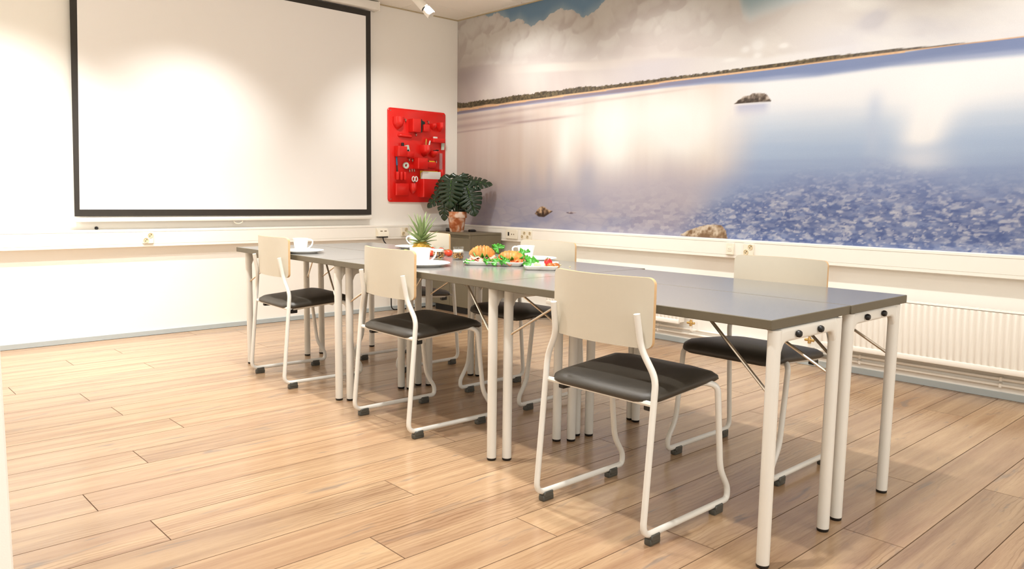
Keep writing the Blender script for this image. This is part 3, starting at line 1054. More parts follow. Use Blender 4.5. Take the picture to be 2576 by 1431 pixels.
xi0, xi1 = xl0 + bw * .7, xl1 + bw * .95
border([(xl0, zb_), (xr0, zb_), (xr0 - bw, zb_ + bw), (xi0, zb_ + bw)])
border([(xr0, zb_), (xr1, zt_), (xr1 - bw, zt_ - bw), (xr0 - bw, zb_ + bw)])
border([(xl1, zt_), (xl0, zb_), (xi0, zb_ + bw), (xi1, zt_ - bw)])
border([(xr1, zt_), (xl1, zt_), (xi1, zt_ - bw), (xr1 - bw, zt_ - bw)])
b = B()
b.box(xl0 - 0.035, xr0 + 0.0, -0.014, 0.010, 0.834, 0.864, 0.004, 2)
b.build('bottom_bar', m_trunk, t)
b = B()
ring = [(-2.20 + 0.035 * math.cos(a), -0.004, 0.832 + 0.022 * math.sin(a)) for a in [PI + PI * k / 12 for k in range(13)]]
b.tube(ring, 0.0035, 6)
b.build('pull_handle', m_socket, t)
b = B()
b.box(-3.45, -0.935, -0.05, 0.036, zt_ + 0.01, zt_ + 0.078, 0.008, 2)
b.build('casing', m_trunk, t)
b = B()
b.box(-0.940, -0.928, -0.053, 0.038, zt_ + 0.004, zt_ + 0.08, 0.003)
b.build('end_cap', m_trunk, t)

# ------------------------------------------------------------------ red wall organiser
m_red = mat('red_abs_plastic', (232, 38, 32), 0.25, var=0.03, scale=4)
XO, ZO = -0.797, 0.985          # lower left corner on the wall
OW, OH = 0.644, 0.836
org = thing('wall_organiser', 'glossy red wall organiser board with moulded pockets', 'organiser', (XO, 0, ZO))
b = B()
rr = rrect(OW, OH, 0.028, 5, OW / 2, OH / 2)
ri = rrect(OW - 0.012, OH - 0.012, 0.024, 5, OW / 2, OH / 2)
b.loft([[(x, -0.001, z) for x, z in rr], [(x, -0.012, z) for x, z in rr], [(x, -0.017, z) for x, z in ri]])
b.build('board', m_red, org)
PF = -0.017    # front of board


def pk_box(x0, x1, z0, z1, d_, dtop=None, r=0.006):
    """box pocket, open at the top"""
    d_ *= 1.3
    q = B()
    dt = d_ if dtop is None else dtop
    o0 = lambda d, s, z: [(x0 + s, PF, z), (x0 + s, PF - d + r, z), (x0 + s + r, PF - d, z), (x1 - s - r, PF - d, z), (x1 - s, PF - d + r, z), (x1 - s, PF, z)]
    q.loft([o0(d_ - 0.004, 0.004, z0), o0(d_, 0, z0 + 0.006), o0(dt, 0, z1), o0(dt - 0.004, 0.004, z1), o0(d_ - 0.004, 0.005, z0 + 0.012)])
    q.build('pocket', m_red, org)


def pk_round(cx, w_, z0, z1, d_, rtop=1.0, pw=0.6):
    """pouch with a rounded bottom, open at the top"""
    d_ *= 1.3
    q = B()
    rings = []
    n_ = 10
    H = 8
    for k in range(H + 1):
        s = k / H
        z = z0 + (z1 - z0) * s
        k_ = min(1.0, math.sin(min(1.0, s / pw + 0.04) * PI / 2)) ** 0.75
        k_ *= (1 + (rtop - 1) * s)
        rings.append([(cx - math.cos(a) * w_ / 2 * k_, PF + 0.0005 - math.sin(a) * d_ * k_, z) for a in [PI * i / n_ for i in range(n_ + 1)]])
    k_ = 0.86 * (1 + (rtop - 1))
    rings.append([(cx - math.cos(a) * w_ / 2 * k_, PF + 0.0005 - math.sin(a) * d_ * k_, z1) for a in [PI * i / n_ for i in range(n_ + 1)]])
    rings.append([(cx - math.cos(a) * w_ / 2 * 0.5, PF + 0.0005 - math.sin(a) * d_ * 0.5, z0 + (z1 - z0) * 0.25) for a in [PI * i / n_ for i in range(n_ + 1)]])
    q.grid(rings)
    q.build('pocket', m_red, org)


def OX(px):   # position across the board, as a fraction of the crop used to measure it
    return px * OW


def OZ(pz):
    return (1 - pz) * OH


# measured as fractions of the board (left 0 .. right 1, top 0 .. bottom 1)
pk_round(OX(.150), OX(.160), OZ(.225), OZ(.095), 0.055)
pk_box(OX(.335), OX(.475), OZ(.245), OZ(.105), 0.060)
pk_box(OX(.545), OX(.650), OZ(.230), OZ(.155), 0.045)
pk_round(OX(.755), OX(.105), OZ(.200), OZ(.135), 0.045, pw=0.9)
pk_round(OX(.885), OX(.095), OZ(.215), OZ(.115), 0.045)
b = B()
b.tube(fillet([(OX(.175), PF - 0.001, OZ(.285)), (OX(.19), PF - 0.018, OZ(.285)), (OX(.36), PF - 0.018, OZ(.29)), (OX(.375), PF - 0.001, OZ(.29))], 0.012), 0.0155, 10)
b.build('roll_holder', m_red, org)
pk_box(OX(.095), OX(.240), OZ(.515), OZ(.405), 0.058)
pk_box(OX(.250), OX(.375), OZ(.515), OZ(.455), 0.045)
pk_round(OX(.605), OX(.145), OZ(.500), OZ(.375), 0.066)
pk_round(OX(.765), OX(.135), OZ(.505), OZ(.435), 0.055, pw=0.85)
pk_box(OX(.720), OX(.940), OZ(.340), OZ(.295), 0.040)
pk_box(OX(.415), OX(.590), OZ(.640), OZ(.520), 0.065)
pk_box(OX(.595), OX(.790), OZ(.620), OZ(.555), 0.030)
for k in range(3):
    b = B()
    cx = OX(.135 + .062 * k)
    prof = [(0, 0), (0.012, 0.002), (0.017, 0.010), (0.0175, 0.075), (0.0145, 0.075), (0.0145, 0.02), (0, 0.018)]
    b.lathe(prof, 14, (cx, PF - 0.0165, OZ(.765)))
    b.build('pen_tube', m_red, org)
b = B()
b.lathe([(0, 0), (0.022, 0.002), (0.027, 0.010), (0.027, 0.13), (0.023, 0.13), (0.023, 0.02), (0, 0.018)], 16, (OX(.895), PF - 0.026, OZ(.79)))
b.build('pen_tube', m_red, org)
pk_box(OX(.095), OX(.315), OZ(.930), OZ(.800), 0.026)
pk_round(OX(.400), OX(.110), OZ(.910), OZ(.795), 0.045)
pk_box(OX(.510), OX(.860), OZ(.945), OZ(.745), 0.062)
b = B()
b.box(OX(.60), OX(.80), PF - 0.004, PF - 0.0005, OZ(.70), OZ(.635), 0.0015)
b.build('flat_panel', m_red, org)
for px, pz in ((.27, .118), (.665, .118), (.45, .262), (.330, .535), (.385, .540), (.335, .655), (.375, .65), (.415, .65), (.805, .545)):
    b = B()
    x, z = OX(px), OZ(pz)
    b.tube(fillet([(x, PF - 0.0005, z + 0.008), (x, PF - 0.022, z + 0.004), (x, PF - 0.022, z - 0.014), (x, PF - 0.014, z - 0.016)], 0.008), 0.0048, 8)
    b.build('metal_hook', m_steel, org)
for px, pz in ((.04, .03), (.96, .03), (.04, .97), (.96, .97)):
    b = B()
    b.lathe([(0, 0), (0.005, 0), (0.004, 0.002), (0, 0.0022)], 10, mtx=Matrix.Translation((OX(px), PF, OZ(pz))) @ Matrix.Rotation(PI / 2, 4, 'X'))
    b.build('screw', m_steel, org)


# things kept in the organiser
def ow(px, d_, pz):
    return (XO + OX(px), PF - d_, ZO + OZ(pz))


def stick(name, label, cat, p0, p1, r, mats, cut=0.72, group=None, n=8):
    """a pen: barrel and a cap or tip of another colour"""
    p0, p1 = Vector(p0), Vector(p1)
    t_ = thing(name, label, cat, p0, 0, group)
    d_ = p1 - p0
    q = B(); q.tube([Vector((0, 0, 0)), d_ * cut], r, n)
    q.build('barrel', mats[0], t_)
    q = B(); q.tube([d_ * (cut + .002), d_ * 0.97, d_], [r * 1.08, r * 1.08, r * 0.6], n)
    q.build('cap', mats[1], t_)
    return t_


m_yel = mat('yellow_plastic', (232, 206, 44), 0.4)
m_wood = mat('pencil_wood', (206, 160, 70), 0.5, var=0.1, scale=50)
m_blue = mat('blue_plastic', (26, 104, 150), 0.4)
m_dgreen = mat('dark_green_plastic', (14, 42, 38), 0.4)
m_paper = mat('paper_white', (240, 240, 234), 0.7)
m_mint = mat('pale_mint_card', (206, 222, 206), 0.6, var=0.08, scale=30)
stick('pencil', 'yellow wooden pencil leaning in the round red pocket', 'pencil', ow(.60, .028, .46), ow(.635, .012, .305), .0058, (m_wood, m_wood))
stick('pen', 'white pen with a blue band beside the yellow pencil', 'pen', ow(.635, .03, .46), ow(.705, .010, .320), .0062, (m_blue, m_paper), .62)
stick('pen', 'black and teal pen standing in the triple pen tube', 'pen', ow(.135, .0165, .745), ow(.118, .0165, .515), .0065, (m_black, m_blue), .6)
stick('highlighter', 'yellow highlighter with a black cap lying in a red pocket', 'pen', ow(.775, .015, .558), ow(.605, .015, .553), .0125, (m_yel, m_black), .62)
t = thing('stapler', 'dark green stapler standing between two red pockets', 'stapler', ow(.505, .02, .24))
b = B()
b.loft([[(-.02, y, -.0), (.022, y, 0), (.026, y, .075), (.055, y, .082), (.05, y, .098), (.024, y, .104), (.018, y, .118), (-.028, y, .118)] for y in (.014, -.014)])
b.build('body', m_dgreen, t, smooth=False)
b = B(); b.box(.024, .052, -.011, .011, .070, .0815, .002)
b.build('handle', m_black, t)
t = thing('card_packet', 'pale card packet with dark print tilted in the left pocket', 'card', ow(.315, .02, .50))
mt = Matrix.Rotation(rad(-14), 4, 'Y')
b = B(); b.box(-.024, .024, -.006, .006, 0, .095, .002, 1, mt)
b.build('packet', m_mint, t)
b = B(); b.box(-.006, .014, -.0072, -.0062, .03, .055, 0, 1, mt)
b.build('print', m_black, t)
b = B(); b.box(-.012, .012, -.010, .010, 0, .05, .004)
o = tag(b.build('pencil_sharpener', m_black), 'small black block beside the tilted card packet', 'sharpener'); o.location = ow(.205, .03, .425)
t = thing('eraser', 'white eraser resting in the slim upper red pocket', 'eraser', ow(.785, .02, .315))
b = B(); b.box(-.022, .022, -.008, .008, 0, .034, .003, 2)
b.build('block', m_paper, t)
b = B(); b.box(-.0225, .004, -.0085, .0085, .002, .020, .001)
b.build('sleeve', m_paper, t)
t = thing('scraper', 'pale grey scraper hanging at the right edge of the red board', 'tool', ow(.935, .003, .415))
b = B()
b.loft([[(-.016, y, 0), (.014, y, 0.003), (.02, y, .066), (-.016, y, .07)] for y in (0.0, -.012)])
b.build('blade', m_mint, t, smooth=False)
b = B(); b.box(-.014, .017, -.016, .0, .052, .068, .002)
b.build('grip', m_mint, t)
b = B()
b.box(-.024, .028, -.010, .010, 0, .020, .004)
b.box(.004, .036, -.007, .007, .018, .026, .002)
o = tag(b.build('binder_clip', m_black), 'black clip lying in the small round red pocket', 'clip'); o.location = ow(.785, .026, .448)
t = thing('clear_ruler', 'see-through plastic ruler standing in the right pen tube', 'ruler', ow(.885, .024, .77))
m_clear = mat('clear_acrylic', (235, 215, 220), 0.1, var=0.0)
m_clear.node_tree.nodes['Principled BSDF'].inputs['Transmission Weight'].default_value = 0.75
b = B(); b.box(-.016, .016, -.002, .002, 0, .265, .0005)
b.build('blade', m_clear, t, smooth=False)
b = B()
for k in range(24):
    b.box(-.016, -.010 + (.004 if k % 5 == 0 else 0), -.0026, -.0021, .13 + k * .0055, .1308 + k * .0055)
o = b.build('graduation', m_sockhole, t, smooth=False); o['kind'] = 'stuff'
t = thing('scissors', 'white-handled scissors standing in the lower red pocket', 'scissors', ow(.415, .024, .85))
for sx in (-1, 1):
    b = B()
    c = (.016 * sx + .004, 0, .085)
    b.tube([(c[0] + .014 * math.cos(a), 0, c[2] + .022 * math.sin(a)) for a in [2 * PI * k / 16 for k in range(17)]], .0052, 8)
    b.build('handle', m_paper, t)
    b = B()
    b.loft([[(.006 * sx, y, .066), (.012 * sx, y, .062), (-.004 * sx, y, -.0), (-.006 * sx, y, 0)] for y in (.001 * sx, .001 * sx - .0018)])
    b.build('blade', m_steel, t, smooth=False)
t = thing('envelope_bundle', 'stack of white envelopes standing in the large red pocket', 'paper', ow(.685, .034, .92))
for k in range(4):
    b = B(); b.box(-.10, .105, -.004 + k * .010 - .015, .0 + k * .010 - .015, 0.0, .215 - k * .004, .0006)
    b.build('envelope', m_paper, t, smooth=False)
b = B(); b.box(-.0985, .1035, .024, .030, 0.0, .222, .001)
b.build('yellow_folder', m_yel, t, smooth=False)
t = thing('tape_roll', 'roll of clear tape hung on a hook of the red board', 'tape', ow(.275, .016, .605))
b = B()
mt = Matrix.Rotation(PI / 2, 4, 'X')
b.lathe([(.018, -.009), (.029, -.009), (.029, .009), (.018, .009), (.018, -.009)], 20, mtx=mt)
b.build('roll', m_mint, t)
b = B(); b.lathe([(.0145, -.0095), (.0175, -.0095), (.0175, .0095), (.0145, .0095), (.0145, -.0095)], 20, mtx=mt)
b.build('core', m_paper, t)


# ------------------------------------------------------------------ cabinet in the corner
CX, CY0, CY1, CZ = -0.43, -0.72, -0.15, 0.725
t = thing('cabinet', 'low olive-grey two-door cabinet in the room corner under the plant', 'cabinet', (CX, CY0, 0))
cw, cl = 0.365, CY1 - CY0
b = B()
b.box(0.018, cw, 0.0, cl, 0.06, CZ - 0.02, 0.002)
b.build('carcass', m_cab, t, smooth=False)
b = B(); b.box(-0.002, cw, -0.004, cl + 0.004, CZ - 0.0195, CZ, 0.002)
b.build('top_board', m_cab, t, smooth=False)
b = B(); b.box(0.05, cw - 0.02, 0.02, cl - 0.02, 0.0, 0.0595)
b.build('plinth', m_black, t, smooth=False)
for k in range(2):
    y0 = 0.016 + k * (cl - 0.03) / 2
    y1 = y0 + (cl - 0.03) / 2 - 0.003
    b = B(); b.box(0.002, 0.0175, y0, y1, 0.066, CZ - 0.045, 0.0015)
    d_ = b.build('door', m_cab, t, smooth=False)
    b = B(); b.box(-0.001, 0.003, (y1 - 0.012) if k == 0 else y0, y1 if k == 0 else (y0 + 0.012), 0.30, 0.40, 0.0008)
    b.build('finger_pull', m_black, d_, smooth=False)
b = B(); b.box(0.0, 0.0175, 0.0, 0.0135, 0.06, CZ - 0.02, 0.001)
b.build('side_stile', m_cab, t, smooth=False)

# router and cable on top
m_led = bpy.data.materials.new('blue_led')
m_led.use_nodes = True
pb = m_led.node_tree.nodes['Principled BSDF']
pb.inputs['Base Color'].default_value = L3(90, 150, 230)
pb.inputs['Emission Color'].default_value = L3(110, 175, 255)
pb.inputs['Emission Strength'].default_value = 1.6
t = thing('media_box', 'small black media box with a blue light beside the plant pot', 'electronics', (-0.335, -0.345, CZ), rad(-50))
b = B(); b.box(-0.05, 0.045, -0.03, 0.03, 0.002, 0.032, 0.006, 2)
b.build('case', m_black, t)
b = B(); b.lathe([(0, 0), (0.008, 0), (0.007, 0.003), (0, 0.0035)], 12, mtx=Matrix.Translation((0.034, -0.0305, 0.018)) @ Matrix.Rotation(PI / 2, 4, 'X'))
b.build('indicator_light', m_led, t)
b = B(); b.lathe([(0, 0), (0.009, 0), (0.008, 0.004), (0, 0.004)], 12, mtx=Matrix.Translation((-0.03, -0.0305, 0.018)) @ Matrix.Rotation(PI / 2, 4, 'X'))
b.build('lens', m_black, t)
b = B()
b.box(-0.03, 0.03, -0.018, 0.018, 0, 0.022, 0.006, 2)
b.tube(fillet([(0.03, 0, 0.012), (0.06, 0.01, 0.008), (0.10, 0.08, 0.005), (0.14, 0.16, 0.005)], 0.03), 0.004, 8)
o = tag(b.build('power_adapter', m_black), 'black power adapter lying right of the plant pot', 'adapter')
o.location = (-0.225, -0.50, CZ)

# ------------------------------------------------------------------ monstera
m_terra = None


def terracotta():
    m = bpy.data.materials.new('limed_terracotta')
    m.use_nodes = True
    nt_ = m.node_tree
    p = nt_.nodes['Principled BSDF']
    tc_ = nt_.nodes.new('ShaderNodeTexCoord')
    n_ = nt_.nodes.new('ShaderNodeTexNoise')
    n_.inputs['Scale'].default_value = 13
    n_.inputs['Detail'].default_value = 6
    n_.inputs['Distortion'].default_value = 0.8
    nt_.links.new(tc_.outputs['Object'], n_.inputs['Vector'])
    r_ = nt_.nodes.new('ShaderNodeValToRGB')
    e = r_.color_ramp.elements
    e[0].position = 0.40
    e[0].color = L3(160, 84, 42)
    e[1].position = 0.62
    e[1].color = L3(228, 204, 186)
    k = e.new(0.5)
    k.color = L3(196, 132, 92)
    nt_.links.new(n_.outputs[0], r_.inputs[0])
    nt_.links.new(r_.outputs[0], p.inputs['Base Color'])
    p.inputs['Roughness'].default_value = 0.85
    return m


PP = Vector((-0.333, -0.419, CZ))
RV = Vector((rgt.x, rgt.y, 0)).normalized()
TV = Vector((-fwd.x, -fwd.y, 0)).normalized()
plant = thing('potted_monstera', 'potted monstera with split dark leaves on the grey corner cabinet', 'plant', PP)
b = B()
b.lathe([(0, 0), (0.060, 0), (0.063, 0.004), (0.078, 0.125), (0.088, 0.127), (0.090, 0.130), (0.091, 0.178), (0.089, 0.182), (0.082, 0.182), (0.080, 0.150), (0, 0.150)], 32)
b.build('pot', terracotta(), plant)
b = B()
b.lathe([(0, 0.163), (0.05, 0.162), (0.0795, 0.157), (0.0795, 0.152), (0, 0.152)], 20)
b.build('soil', mat('potting_soil', (52, 40, 30), 0.9, var=0.4, scale=120, bump=0.6, bscale=200), plant)
m_leaf = mat('monstera_leaf', (17, 48, 23), 0.24, var=0.35, scale=14, bump=0.15, bscale=40, spec=0.6)
m_vein = mat('leaf_vein', (96, 134, 52), 0.45, var=0.1)
m_stem = mat('monstera_stem', (38, 62, 26), 0.45, var=0.15)


def PV(a, z, t_=0.0):
    """plant space: a to the viewer's right, z up from the cabinet top, t_ towards the room"""
    return RV * a + TV * t_ + Vector((0, 0, z))


def leaf(base, tip, nrm, width, seed, nf=6, lobes=0.2):
    """split leaf from base to tip with the face turned to nrm"""
    rg = random.Random(seed)
    base, tip = Vector(base), Vector(tip)
    ax = tip - base
    Ln = ax.length
    ax.normalize()
    nrm = Vector(nrm)
    nrm = (nrm - ax * nrm.dot(ax)).normalized()
    sd = ax.cross(nrm).normalized()

    def P(u, s, lift=0.0):
        # u across (metres), s along (0..1)
        droop = -0.55 * u * u / max(width, .01) + 0.10 * abs(u) - 0.16 * Ln * max(0, s) ** 2
        return base + ax * (s * Ln) + sd * u + nrm * (droop + lift)
    q = B()

    def halfw(s):
        s = max(0.0, min(1.0, (s + lobes) / (1 + lobes)))
        return width / 2 * (math.sin(PI * s ** 0.72) ** 0.62) * (1.0 if s < 0.98 else 0.3)
    for sg in (-1, 1):
        cuts = [-lobes + 0.02] + [(-lobes * 0.2) + (1.02 + lobes * 0.2) * (k + rg.uniform(-.12, .12)) / nf for k in range(1, nf)] + [1.0]
        for k in range(nf):
            s0, s1 = cuts[k], cuts[k + 1]
            m0, m1 = max(0.0, s0) * 0.82, max(0.0, s1) * 0.82 if k < nf - 1 else 1.0
            gap = rg.uniform(.06, .13)
            rows = []
            for i in range(9):
                f_ = i / 8.0
                open_ = min(1.0, max(0.0, (f_ - 0.30) / 0.25))
                g0 = gap * open_ * (0 if k == 0 else 1)
                g1 = gap * open_ * (0 if k == nf - 1 else 1)
                a0 = m0 + (s0 - m0) * f_ ** 0.85 + (s1 - s0) * g0
                a1 = m1 + (s1 - m1) * f_ ** 0.85 - (s1 - s0) * g1
                rows.append([P(sg * halfw(a0 + (a1 - a0) * e_) * f_ * (1 - .05 * (f_ > .9) * (e_ in (0, 1))), a0 + (a1 - a0) * e_, .004 * math.sin(PI * e_)) for e_ in (0, .25, .5, .75, 1)])
            q.grid(rows)
    bmesh.ops.remove_doubles(q.bm, verts=q.bm.verts[:], dist=0.0006)
    o = q.build('leaf', m_leaf, plant, angle=70)
    md = o.modifiers.new('thickness', 'SOLIDIFY')
    md.thickness = 0.0012
    q = B()
    q.tube([P(0, s, 0.0015) for s in [i / 8 for i in range(9)]], [0.0028 * (1 - 0.8 * i / 8) for i in range(9)], 6)
    q.build('midrib', m_vein, o)


# base (a, z, t), tip, facing
F = TV
leafdef = [
    ((.090, .410, .06), (.178, .150, .085), F + RV * .25 + Vector((0, 0, .45)), .250, 1, 7),
    ((.075, .450, .00), (.320, .455, -.02), F * .7 + Vector((0, 0, .8)), .19, 2, 6),
    ((-.045, .470, .09), (-.070, .215, .13), F - RV * .15 + Vector((0, 0, .35)), .25, 3, 7),
    ((-.065, .465, .02), (-.205, .340, .05), F - RV * .5 + Vector((0, 0, .5)), .21, 4, 6),
    ((-.105, .340, .05), (-.120, .100, .07), F - RV * .3 + Vector((0, 0, .2)), .16, 5, 6),
    ((-.130, .360, .0), (-.280, .220, .0), F - RV * .2 + Vector((0, 0, .6)), .14, 6, 5),
    ((.012, .500, .03), (.020, .320, .08), F + Vector((0, 0, .5)), .20, 7, 6),
    ((.050, .330, -.03), (.050, .165, -.01), F + RV * .2 + Vector((0, 0, .2)), .14, 8, 6),
    ((-.03, .400, .0), (-.05, .205, .05), F + Vector((0, 0, .3)), .19, 9, 6),
    ((.04, .480, -.05), (.13, .40, -.03), F + RV * .3 + Vector((0, 0, .6)), .20, 10, 6),
]
for bs, tp, nr, wd, sd_, nf_ in leafdef:
    b0, t0_ = PV(bs[0], bs[1], bs[2]), PV(tp[0], tp[1], tp[2])
    leaf(b0, t0_, nr, wd, sd_, nf_)
    q = B()
    st0 = PV(bs[0] * .14, .155, bs[2] * .2)
    mid = PV(bs[0] * .45, .155 + (bs[1] - .155) * .62, bs[2] * .5 - .02)
    pts = [(1 - s) ** 2 * st0 + 2 * s * (1 - s) * mid + s * s * b0 for s in [i / 10 for i in range(11)]]
    q.tube(pts, [.0062 - .003 * i / 10 for i in range(11)], 8)
    q.build('stem', m_stem, plant)

# ------------------------------------------------------------------ spotlight under the ceiling
d_ = Vector((0.55, 0.15, -0.62)).normalized()
sl = thing('track_spotlight', 'white cylindrical track spotlight hanging from the ceiling by the corner', 'lamp', (-1.055, -0.885, 2.50))
# aim the can in the picture plane towards the mural
ax = (RV * 0.62 - Vector((0, 0, 1)) * 0.66 + TV * 0.12).normalized()
rot = ax.to_track_quat('Z', 'Y').to_matrix().to_4x4()
b = B()
b.lathe([(0, -.095), (.030, -.095), (.034, -.090), (.034, .022), (.028, .024), (0, .024)], 24, mtx=rot)
b.build('lamp_body', m_lampw, sl)
b = B()
b.lathe([(0, .0245), (.029, .0245), (.029, .034), (0, .034)], 24, mtx=rot)
b.build('joint_ring', m_black, sl)
b = B()
b.lathe([(.0, .0345), (.030, .0345), (.034, .038), (.036, .098), (.034, .102), (.031, .102), (.029, .06), (0, .058)], 24, mtx=rot)
b.build('lamp_head', m_lampw, sl)
b = B()
top = rot @ Vector((0, 0, -.06))
b.tube(fillet([top, top + Vector((0, 0, .06)), Vector((top.x, top.y, ZC - 2.50 - 0.016))], 0.01), .007, 10)
b.build('arm', m_lampw, sl)
b = B()
b.box(top.x - .018, top.x + .018, top.y - .05, top.y + .05, ZC - 2.50 - .034, ZC - 2.50 - .0145, .003)
b.build('adapter', m_lampw, sl)
b = B()
b.box(-1.105, -1.073, -0.92 - 4.3, -0.62, ZC - .0145, ZC - .0005, .002)
o = tag(b.build('lighting_track', m_lampw), 'white lighting track on the ceiling above the mural', 'track')
o.location = (top.x - 1.055 + 1.089, 0, 0)
# ------------------------------------------------------------------ tables
TH, TT = 0.72, 0.028


def leg_mesh(t_, x, y):
    q = B()
    q.lathe([(0, 0.010), (.0185, 0.010), (.0190, .012), (.0190, TH - TT - .004), (0, TH - TT - .004)], 20, (x, y, 0))
    o = q.build('leg', m_cream, t_)
    q = B()
    q.lathe([(0, 0), (.0165, 0), (.0185, .003), (.0185, .0098), (0, .0098)], 18, (x, y, 0))
    q.build('foot_cap', m_black, o)


def table(label, x0, x1, y0, y1, legs):
    """legs: near end (x a, x b, y), far end (x a, x b, y)"""
    t_ = thing('folding_table', label, 'table', ((x0 + x1) / 2, (y0 + y1) / 2, 0))
    cx, cy = (x0 + x1) / 2, (y0 + y1) / 2
    q = B()
    q.mi = 0
    hx, hy = (x1 - x0) / 2, (y1 - y0) / 2
    q.box(-hx, hx, -hy, hy, TH - TT, TH, .0018)
    for f in q.bm.faces:
        f.normal_update()
        f.material_index = 0 if abs(f.normal.z) > .9 else 1
    q.build('table_top', (m_top, m_edge), t_, smooth=False)
    for (xa, xb, yl), out in ((legs[0], -1), (legs[1], 1)):
        xa, xb, yl = xa - cx, xb - cx, yl - cy
        leg_mesh(t_, xa, yl)
        leg_mesh(t_, xb, yl)
        # rail between the legs with flared ends
        q = B()
        zt = TH - TT - .0015
        ring = []
        n_ = 6
        for sgn, x in ((1, xa), (-1, xb)):
            pass
        prof = rrect(.026, .040, .010, 4, 0, zt - .021)
        secs = []
        for x, h in ((xa, .075), (xa + .019, .072), (xa + .026, .055), (xa + .036, .044), (xa + .05, .040), (xb - .05, .040), (xb - .036, .044), (xb - .026, .055), (xb - .019, .072), (xb, .075)):
            secs.append([(x, yl + px, zt - (zt - pz) * h / .040) for px, pz in prof])
        q.loft(secs)
        rail = q.build('end_rail', m_cream, t_, angle=50)
        for k in ((0.27, 0.63) if yl + cy < -4.8 or yl + cy > -1.4 else ()):
            x = xa + (xb - xa) * (k if out < 0 else 1 - k)
            q = B()
            mt_ = Matrix.Translation((x, yl + out * .013, zt - .021)) @ Matrix.Rotation(-out * PI / 2, 4, 'X')
            q.lathe([(0, 0), (.0065, 0), (.0065, .004), (.0105, .004), (.0105, .010), (.008, .0145), (0, .016)], 12, mtx=mt_)
            q.build('knob', m_black, rail)
        for x, s in ((xa, 1), (xb, -1)):
            q = B()
            a = Vector((x, yl - out * .016, .512))
            c = Vector((x + s * .085, yl - out * .275, TH - TT - .003))
            dd = (c - a).normalized()
            q.tube(fillet([a, a + dd * .012, c - dd * .015, c + Vector((0, -out * .03, 0))], .01), .0052, 8)
            q.build('brace_rod', m_chrome, t_)
    return t_


xm = -2.291
table('slate-grey folding table, near row, at the end closest to the camera', -2.777, xm - .0022, -4.852, -3.6745,
      ((-2.741, -2.369, -4.842), (-2.688, -2.312, -3.6925)))
table('slate-grey folding table at the front right end, nearer the mural', xm + .0022, -1.845, -4.856, -3.672,
      ((-2.251, -1.884, -4.830), (-2.196, -1.866, -3.692)))
table('slate-grey folding table in the middle of the near row', -2.768, xm - .0022, -3.6715, -2.487,
      ((-2.734, -2.361, -3.653), (-2.691, -2.32, -2.506)))
table('slate-grey middle table on the mural side, under the food platters', xm + .0022, -1.80, -3.669, -2.487,
      ((-2.237, -1.857, -3.653), (-2.193, -1.835, -2.506)))
table('slate-grey far end table on the near side, with a cup behind a chair', -2.765, xm - .0022, -2.484, -1.325,
      ((-2.731, -2.350, -2.466), (-2.705, -2.322, -1.36)))
table('slate-grey far end table on the mural side by the corner cabinet', xm + .0022, -1.80, -2.484, -1.325,
      ((-2.237, -1.86, -2.466), (-2.218, -1.833, -1.36)))


